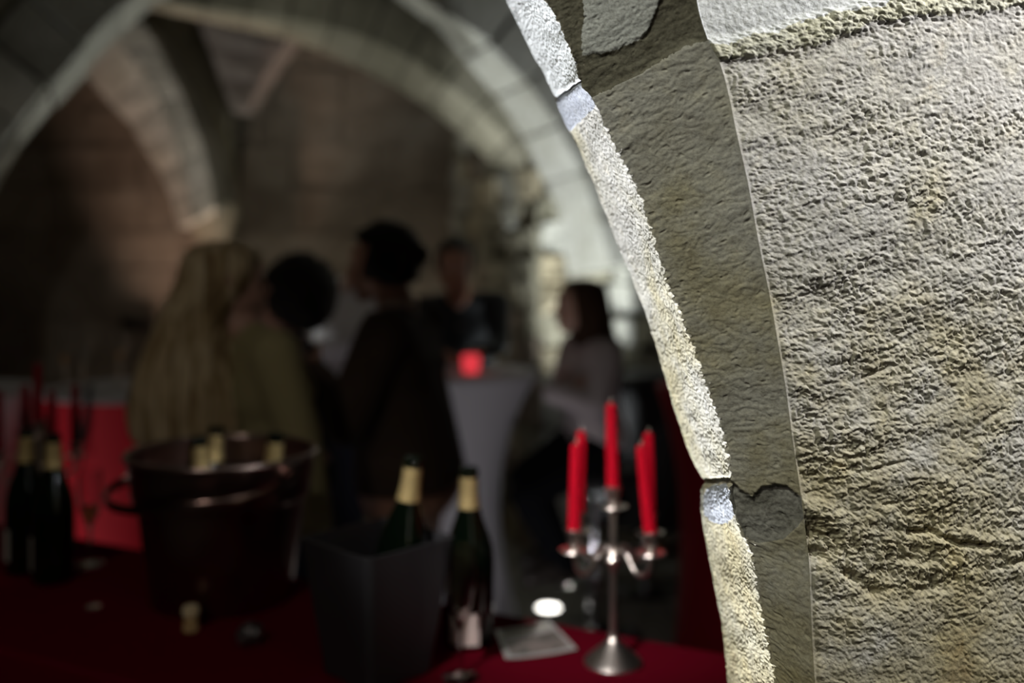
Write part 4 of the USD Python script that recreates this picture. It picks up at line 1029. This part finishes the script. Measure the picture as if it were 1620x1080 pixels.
HANDS = {(c, s): hand_local(c, s) for c in (0.35, 0.8) for s in (1, -1)}

def place(m, R, p, sc=1.0):
    A = np.column_stack([np.asarray(R) * sc, p]); return m.transform(A.astype(float))

def person(label, top, bottom, skin, J, yaw, head_yaw=None, head_pitch=0.0, head_roll=0.0, female=True, collar=0.03, sleeve_to=0.97, hem=-0.03, shoe='leather', bulk=1.0, skirt=None, hands=(0.35, 0.35), palm=((0, 0, -1), (0, 0, -1)), head_scale=1.0, loose=0.0):
    """J: joints pel, chest, neck, head and el, wr, kn, an for (left, right). One continuous body; clothes are shells of their own."""
    f = V(math.cos(yaw), math.sin(yaw), 0); l = V(-math.sin(yaw), math.cos(yaw), 0)
    root_at = V(J['pel'][0], J['pel'][1], 0)
    t = thing('person', label, 'person', root_at, group='guests at the tasting')
    J = {k: (tuple(V(*x) - root_at for x in v_) if isinstance(v_[0], (tuple, np.ndarray, list)) else V(*v_) - root_at) for k, v_ in J.items()}
    pel, nk, hd = J['pel'], J['neck'], J['head']
    up = nk - pel; up /= np.linalg.norm(up)
    fw = f - up * (f @ up); fw /= np.linalg.norm(fw); lf = np.cross(up, fw)
    sw = (0.168 if female else 0.188); hw = 0.088 if female else 0.085
    sh = [nk - up * 0.055 + lf * sw * s - fw * 0.01 for s in (1, -1)]
    hp_ = [pel + lf * hw * s - up * 0.03 for s in (1, -1)]
    ch = pel + (nk - pel) * 0.66; ws = pel + (nk - pel) * 0.33
    def torso(e):
        cw, cd = (0.085, 0.082) if female else (0.105, 0.092)
        a = hull(*[sph(ch + lf * s * cw + fw * k, cd + e) for s in (-1, 1) for k in (-0.012, 0.022)], *[sph(x - lf * s * 0.02, 0.052 + e) for x, s in zip(sh, (1, -1))])
        b = hull(*[sph(ch + lf * s * cw * 0.9, cd + e) for s in (-1, 1)], *[sph(ws + lf * s * 0.055, 0.080 * bulk + e + loose) for s in (-1, 1)])
        c = hull(*[sph(ws + lf * s * 0.055, 0.080 * bulk + e + loose) for s in (-1, 1)], *[sph(pel + lf * s * 0.075 - fw * 0.01, 0.092 * bulk + e + loose) for s in (-1, 1)])
        d = union([hull(sph(nk - up * 0.035, 0.048 + e), sph(x, 0.05 + e)) for x in sh])
        ms = [a, b, c, d]
        if female: ms += [sph(ch + lf * s * 0.072 + fw * 0.070 - up * 0.01, 0.052 + e) for s in (-1, 1)]
        return ms
    def arms(e, upto=1.0, cuff=0.0):
        ms = []
        for k in (0, 1):
            w = J['el'][k] + (J['wr'][k] - J['el'][k]) * upto
            ms += [bone(sh[k], 0.052 + e, J['el'][k], 0.039 + e), bone(J['el'][k], 0.039 + e, w, 0.027 + e + cuff)]
        return ms
    def legs(e, loose_=0.0):
        ms = []
        for k in (0, 1):
            ms += [bone(hp_[k], 0.085 + e, J['kn'][k], 0.055 + e + loose_), hull(sph(J['kn'][k], 0.055 + e + loose_), sph(J['kn'][k] + (J['an'][k] - J['kn'][k]) * 0.33 - f * 0.012, 0.052 + e + loose_), sph(J['an'][k], 0.038 + e + loose_))]
        return ms
    toe = J.get('toe', tuple(V(*(J['an'][k] + f * 0.15)) - V(0, 0, 0.05) for k in (0, 1)))
    feet = [hull(sph(J['an'][k] - f * 0.03 - V(0, 0, 0.045), 0.030), sph(J['an'][k], 0.036), sph(toe[k], 0.026)) for k in (0, 1)]
    hy = yaw if head_yaw is None else head_yaw
    hf = V(math.cos(hy) * math.cos(head_pitch), math.sin(hy) * math.cos(head_pitch), math.sin(head_pitch))
    HR = frame(hf)
    if head_roll:
        HR = HR @ trimesh.transformations.rotation_matrix(head_roll, [1, 0, 0])[:3, :3]
    toW = lambda p: HR @ (V(*p) * head_scale) + hd
    neck = hull(sph(nk - up * 0.02, 0.056 if female else 0.063), sph(toW((-0.022, 0, -0.055)), 0.052 if female else 0.058))
    core_ = union(torso(0) + arms(0) + legs(0) + feet + [neck])
    core_ = from_tm(to_tm(core_, 0.03, 4))
    hm = []
    for k in (0, 1):
        d = J['hd'][k] if 'hd' in J else J['wr'][k] - J['el'][k]
        if 'hd' in J: d = d + root_at
        d = d / np.linalg.norm(d); pn = V(*palm[k])
        z = -(pn - d * (pn @ d)); z /= np.linalg.norm(z) + 1e-9; y = np.cross(z, d)
        # thumb side: +y for side 1
        hm.append(place(HANDS[(hands[k], -1 if k == 0 else 1)], np.column_stack([d, y, z]), J['wr'][k]))
    body = union([core_, place(HEAD, HR, hd, head_scale)] + hm)
    obj('body', to_tm(body), M[skin], t, smooth=50)
    for s in (-1, 1):
        e = trimesh.creation.icosphere(2, 0.0125 * head_scale); e.apply_translation(toW((0.0795, s * 0.031, 0.008)))
        eb = obj('eye', e, M['eye_white'], t, smooth=True)
        ir = trimesh.creation.icosphere(1, 0.0062 * head_scale); ir.apply_translation(toW((0.0885, s * 0.0312, 0.008))); obj('iris', ir, M['iris'], eb, smooth=True)
    # top
    tm_ = union(torso(0.012 * bulk) + arms(0.011 * bulk + 0.6 * loose, sleeve_to, 0.004))
    tm_ = from_tm(to_tm(tm_, 0.028, 3)).trim_by_plane([float(x) for x in -up], float(-(up @ (nk + up * collar))))
    hz = pel + up * hem
    tm_ = tm_.trim_by_plane([float(x) for x in up], float(up @ hz))
    obj('top', to_tm(tm_), M[top], t, smooth=50)
    bt = union([hull(*[sph(pel + lf * s * 0.075 - fw * 0.01, 0.098 * bulk) for s in (-1, 1)], *[sph(x, 0.09) for x in hp_])] + legs(0.012, 0.008))
    bt = from_tm(to_tm(bt, 0.03, 3))
    bt = bt.trim_by_plane([float(x) for x in -up], float(-(up @ (pel + up * 0.08))))
    obj('trousers', to_tm(bt), M[bottom], t, smooth=50)
    for k in (0, 1):
        sm = hull(sph(J['an'][k] - f * 0.035 - V(0, 0, 0.042), 0.038), sph(J['an'][k] - V(0, 0, 0.01), 0.047), sph(toe[k], 0.036), sph(toe[k] - f * 0.05 + V(0, 0, 0.012), 0.038))
        obj('shoe', to_tm(sm, 0.02, 2), M[shoe], t, smooth=50)
    return t, toW, HR, dict(nk=nk, up=up, fw=fw, lf=lf, sh=sh, root=root_at, pel=pel)


def cap_hair(toW, HR, mat, t, seed, thick=0.012, back=0.0, fringe=0.06, low=-0.03, noise_amp=0.008, sc=30):
    """short hair: the skull's cap cut clear of the face"""
    m = Manifold.sphere(1.0, 40).scale((0.100 + thick, 0.078 + thick, 0.094 + thick)).translate((-0.016 - back, 0, 0.034))
    m = m + Manifold.sphere(1.0, 32).scale((0.055 + thick, 0.070 + thick * 0.8, 0.06)).translate((-0.055, 0, -0.02))
    cut = Manifold.cube((0.3, 0.4, 0.3)).translate((0.0, -0.2, -0.3)).rotate((0, -22, 0)).translate((0.012, 0, fringe + 0.012))
    m = m - cut
    m = m.trim_by_plane((0.2, 0, 1.0), low - 0.04)
    tm_ = rough(to_tm(m, 0.014, 2), noise_amp, sc, seed)
    tm_.vertices = np.array([toW(p) for p in tm_.vertices])
    return obj('hair', tm_, M[mat], t, smooth=50)


def long_hair(sections, mat, t, root, locks=26, amp=0.16, seed=0, n=104, parent_name='hair'):
    """sections (centre, rx, ry, yaw): a fall of hair from crown to tips with strands running down it"""
    r = np.random.default_rng(seed)
    c = np.array([s[0] for s in sections], float) - root; rad = np.array([[s[1], s[2]] for s in sections], float)
    k = 44; u = np.linspace(0, 1, len(c)); uu = np.linspace(0, 1, k)
    from scipy.interpolate import PchipInterpolator
    C = np.stack([PchipInterpolator(u, c[:, i])(uu) for i in range(3)], 1); Rr_ = np.stack([PchipInterpolator(u, rad[:, i])(uu) for i in range(2)], 1)
    yw = PchipInterpolator(u, [s[3] for s in sections])(uu)
    a = np.arange(n) * 2 * np.pi / n; rows = []
    ph = r.uniform(0, 6.28, 4)
    for i in range(k):
        w = 1 + amp * min(1, uu[i] * 3) * (0.5 * np.abs(np.sin(locks / 2 * a + ph[0] + 1.6 * uu[i])) + 0.35 * np.sin(7 * a + ph[1] + 2 * uu[i]) * 0.5 + 0.25 * np.sin(locks * 1.7 * a + ph[2] - 2.2 * uu[i]) - 0.3)
        x, y = Rr_[i, 0] * np.cos(a) * w, Rr_[i, 1] * np.sin(a) * w
        cy, sy = math.cos(yw[i]), math.sin(yw[i])
        zj = np.where(uu[i] > 0.9, 0.03 * np.sin(locks * a + ph[3]) * (uu[i] - 0.9) / 0.1, 0)
        rows.append(np.column_stack([C[i, 0] + cy * x - sy * y, C[i, 1] + sy * x + cy * y, C[i, 2] + zj]))
    return obj(parent_name, loft(rows), M[mat], t, smooth=60)


def stand(pel, yaw, spread=0.09, step=0.03):
    f = V(math.cos(yaw), math.sin(yaw), 0); l = V(-math.sin(yaw), math.cos(yaw), 0); p = V(*pel)
    kn = tuple(V(p[0], p[1], 0.49) + l * s * spread * 1.05 + f * 0.02 for s in (1, -1))
    an = tuple(V(p[0], p[1], 0.082) + l * s * spread * 1.15 - f * 0.03 + f * step * s for s in (1, -1))
    return dict(kn=kn, an=an)

# --- blonde woman, back towards us, by the brown bucket
ya = math.radians(38)
pel = V(-0.660, 2.80, 0.92)
J = dict(pel=pel, neck=V(-0.725, 2.74, 1.425), head=V(-0.795, 2.735, 1.545), el=(V(-0.83, 2.98, 1.12), V(-0.550, 2.60, 1.13)), wr=(V(-0.70, 3.10, 1.06), V(-0.525, 2.66, 0.90)), **stand(pel, ya))
J['head'] = V(-0.785, 2.745, 1.548)
t, toW, HR, K = person('woman with very long straight blonde hair in an olive cardigan, back to the camera', 'khaki', 'navy', 'skin_fair', J, ya, head_yaw=math.radians(28), head_pitch=0.10, female=True, loose=0.012, hem=-0.10)
Hd = V(-0.785, 2.745, 1.548)
long_hair([(Hd + V(-0.010, -0.005, 0.122), 0.012, 0.012, 0.5), (Hd + V(-0.014, -0.006, 0.112), 0.060, 0.055, 0.5), (Hd + V(-0.014, -0.006, 0.070), 0.104, 0.092, 0.5), (Hd + V(-0.030, -0.012, 0.0), 0.106, 0.096, 0.5), (Hd + V(-0.075, -0.045, -0.10), 0.098, 0.082, 0.35),
           (Hd + V(-0.085, -0.085, -0.22), 0.122, 0.065, 0.2), (Hd + V(-0.090, -0.100, -0.33), 0.140, 0.058, 0.1), (Hd + V(-0.085, -0.100, -0.40), 0.132, 0.052, 0.1), (Hd + V(-0.075, -0.098, -0.435), 0.105, 0.040, 0.1), (Hd + V(-0.065, -0.095, -0.455), 0.045, 0.02, 0.1)],
          'blonde_hair', t, K['root'], seed=2)
wr_ = J['wr'][1]
br = lathe([(0.030 + 0.003 * math.cos(a), 0.003 * math.sin(a)) for a in np.linspace(0, 2 * np.pi, 9)], 28)
dvec = J['wr'][1] - J['el'][1]; br.apply_transform(trimesh.geometry.align_vectors([0, 0, 1], dvec / np.linalg.norm(dvec))); br.apply_translation(wr_ - K['root'] + dvec * 0.03)
obj('bracelet', br, M['silver'], t)

# --- dark curly-haired person behind her
yc = math.radians(195)
pel = V(-0.74, 3.53, 0.86)
J = dict(pel=pel, neck=V(-0.765, 3.53, 1.340), head=V(-0.797, 3.515, 1.468), el=(V(-0.84, 3.36, 1.08), V(-0.84, 3.72, 1.08)), wr=(V(-1.02, 3.43, 1.10), V(-1.02, 3.65, 1.12)), **stand(pel, yc))
t, toW, HR, K = person('person with dark curly hair standing between the blonde woman and the brown jacket', 'black_knit', 'navy', 'skin', J, yc, female=True)
m = trimesh.creation.icosphere(4, 1.0)
d = meshkit.fbm(m.vertices * 5.0, 3, 5); w = meshkit.noise(m.vertices * 11.0, 9)
m.vertices = m.vertices * (0.86 + 0.20 * d + 0.10 * w)[:, None] * [0.132, 0.136, 0.142] + [-0.048, 0, 0.035]
hm_ = from_tm(m) - Manifold.sphere(1.0, 28).scale((0.075, 0.062, 0.11)).translate((0.085, 0, -0.02))
hm_ = to_tm(hm_); hm_.vertices = np.array([toW(p) for p in hm_.vertices]); obj('hair', hm_, M['black_hair'], t, smooth=50)

# --- person in dark brown jacket and beige trousers
yb = math.radians(170)
pel = V(-0.335, 3.24, 0.90)
J = dict(pel=pel, neck=V(-0.365, 3.22, 1.455), head=V(-0.425, 3.235, 1.600), el=(V(-0.50, 2.99, 1.13), V(-0.37, 3.47, 1.14)), wr=(V(-0.625, 3.12, 1.245), V(-0.53, 3.38, 1.08)), **stand(pel, yb))
J['hd'] = (V(-0.10, 0.14, 0.06), V(-0.14, -0.10, 0.02))
t, toW, HR, K = person('person in a dark brown jacket and beige trousers seen from behind, face in profile', 'dark_brown', 'beige', 'skin', J, yb, head_yaw=math.radians(172), head_pitch=-0.05, female=False, bulk=1.25, hem=0.005, loose=0.035, hands=(0.8, 0.35), palm=((0.6, 0.5, -0.2), (0, 0, -1)), collar=0.015)
cap_hair(toW, HR, 'black_hair', t, 4, thick=0.021, fringe=0.055, low=-0.04, noise_amp=0.010)
bun = rough(trimesh.creation.icosphere(3, 0.040), 0.012, 45, 6); bun.vertices = np.array([toW(p + V(-0.118, 0.0, 0.03)) for p in bun.vertices]); obj('hair_bun', bun, M['black_hair'], t, smooth=50)
cl = lathe([(0.062, -0.014), (0.066, 0.0), (0.063, 0.018), (0.058, 0.018), (0.060, 0.0)], 36)
cl.apply_transform(trimesh.geometry.align_vectors([0, 0, 1], K['up'])); cl.apply_translation(K['nk'] + K['up'] * 0.018); obj('collar', cl, M['beige'], t, label='pale shirt collar')
flute(V(-0.690, 3.215, 1.20), 'champagne flute held in front of the person in the brown jacket')

# --- white shirt, mostly hidden
yw = math.radians(235)
pel = V(-0.86, 4.87, 0.93)
J = dict(pel=pel, neck=V(-0.765, 4.80, 1.510), head=V(-0.635, 4.77, 1.645), el=(V(-0.77, 4.59, 1.22), V(-1.11, 4.79, 1.24)), wr=(V(-0.92, 4.43, 1.22), V(-1.04, 4.53, 1.24)), **stand(pel, yw))
t, toW, HR, K = person('man in a white shirt almost hidden behind the person in the brown jacket', 'white_shirt', 'navy', 'skin_fair', J, yw, female=False)
cap_hair(toW, HR, 'brown_hair', t, 8)

# --- man in black leaning on the grey table
yl = math.radians(-88)
pel = V(-0.24, 5.16, 0.95)
J = dict(pel=pel, neck=V(-0.262, 4.93, 1.445), head=V(-0.277, 4.835, 1.588), el=(V(-0.065, 4.80, 1.215), V(-0.455, 4.80, 1.215)), wr=(V(-0.150, 4.60, 1.200), V(-0.350, 4.60, 1.200)), **stand(pel, yl))
t, toW, HR, K = person('man in black leaning on the pale grey cocktail table behind the votive', 'black_knit', 'black_trousers', 'skin', J, yl, female=False, bulk=1.08, head_pitch=-0.1, head_scale=1.06)
cap_hair(toW, HR, 'black_hair', t, 9, thick=0.014, fringe=0.06)
bib = hull(*[sph(K['pel'] + K['up'] * (0.58 * a_ + 0.05) * 0.8 + K['fw'] * 0.062 + K['lf'] * s * 0.02, 0.045) for a_ in (0.35, 0.8) for s in (-1, 1)])
obj('shirt_front', to_tm(bib, 0.02, 2), M['grey_shirt'], t, smooth=50, label='grey shirt front between open black jacket edges')

# --- seated woman, arms crossed
ys = math.radians(200)
pel = V(0.352, 4.32, 0.865)
J = dict(pel=pel, neck=V(0.325, 4.30, 1.285), head=V(0.288, 4.285, 1.425), el=(V(0.345, 4.06, 1.03), V(0.215, 4.45, 1.03)), wr=(V(0.165, 4.13, 1.075), V(0.235, 4.22, 1.085)),
         kn=(V(0.065, 4.08, 0.66), V(0.060, 4.32, 0.68)), an=(V(0.215, 4.16, 0.36), V(0.205, 4.40, 0.36)))
J['hd'] = (V(0.08, 0.16, 0.03), V(0.12, -0.16, 0.02))
t, toW, HR, K = person('woman with long brown hair and a pale sweater seated with crossed arms', 'lilac_knit', 'black_trousers', 'skin_fair', J, ys, head_yaw=math.radians(196), female=True, loose=0.008, hem=-0.06, palm=((0.9, 0.3, 0), (0.6, 0.6, 0)), hands=(0.35, 0.35))
Hd = V(0.288, 4.285, 1.425)
hs = [(Hd + V(0.016, 0.004, 0.122), 0.012, 0.012, 0.3), (Hd + V(0.018, 0.004, 0.112), 0.058, 0.055, 0.3), (Hd + V(0.026, 0.006, 0.070), 0.094, 0.090, 0.3), (Hd + V(0.036, 0.006, 0.0), 0.094, 0.102, 0.3), (Hd + V(0.056, 0.008, -0.10), 0.090, 0.102, 0.3), (Hd + V(0.085, 0.0, -0.20), 0.088, 0.105, 0.3), (Hd + V(0.095, -0.005, -0.28), 0.075, 0.10, 0.3), (Hd + V(0.10, -0.005, -0.325), 0.03, 0.05, 0.3)]
long_hair(hs, 'brown_hair', t, K['root'], seed=5)

for (nm, pos, aim, *_), lab, ln in [(LAMPS[1], 'recessed floor uplight below the near arch', 'lens'), (LAMPS[2], 'glowing recessed floor uplight at the foot of the right pier', 'lens'), (LAMPS[3], 'warm recessed floor uplight below the rib springer on the left', 'lens_warm'),
                                   (LAMPS[4], 'recessed floor uplight in the middle of the back wall', 'lens_warm'), (LAMPS[6], 'recessed floor uplight left of the red covered table', 'lens'), (LAMPS[7], "recessed floor uplight under the middle of the wide arch", "lens"), (LAMPS[9], "added floor light behind the buffet table, brightening the grey table", "lens")]:
    uplight(pos, lab, ln)
for (nm, pos, aim, *_), lab in [(LAMPS[0], 'small black spotlight above the near pier, outside the picture'), (LAMPS[5], 'added fill lamp in the vault aimed at the near pier'), (LAMPS[8], 'added fill lamp high behind the camera'), (LAMPS[10], 'added narrow lamp in the vault brightening the candelabra'), (LAMPS[11], 'added lamp in the vault brightening the face of the wide arch')]:
    spot_housing(pos, aim, lab)
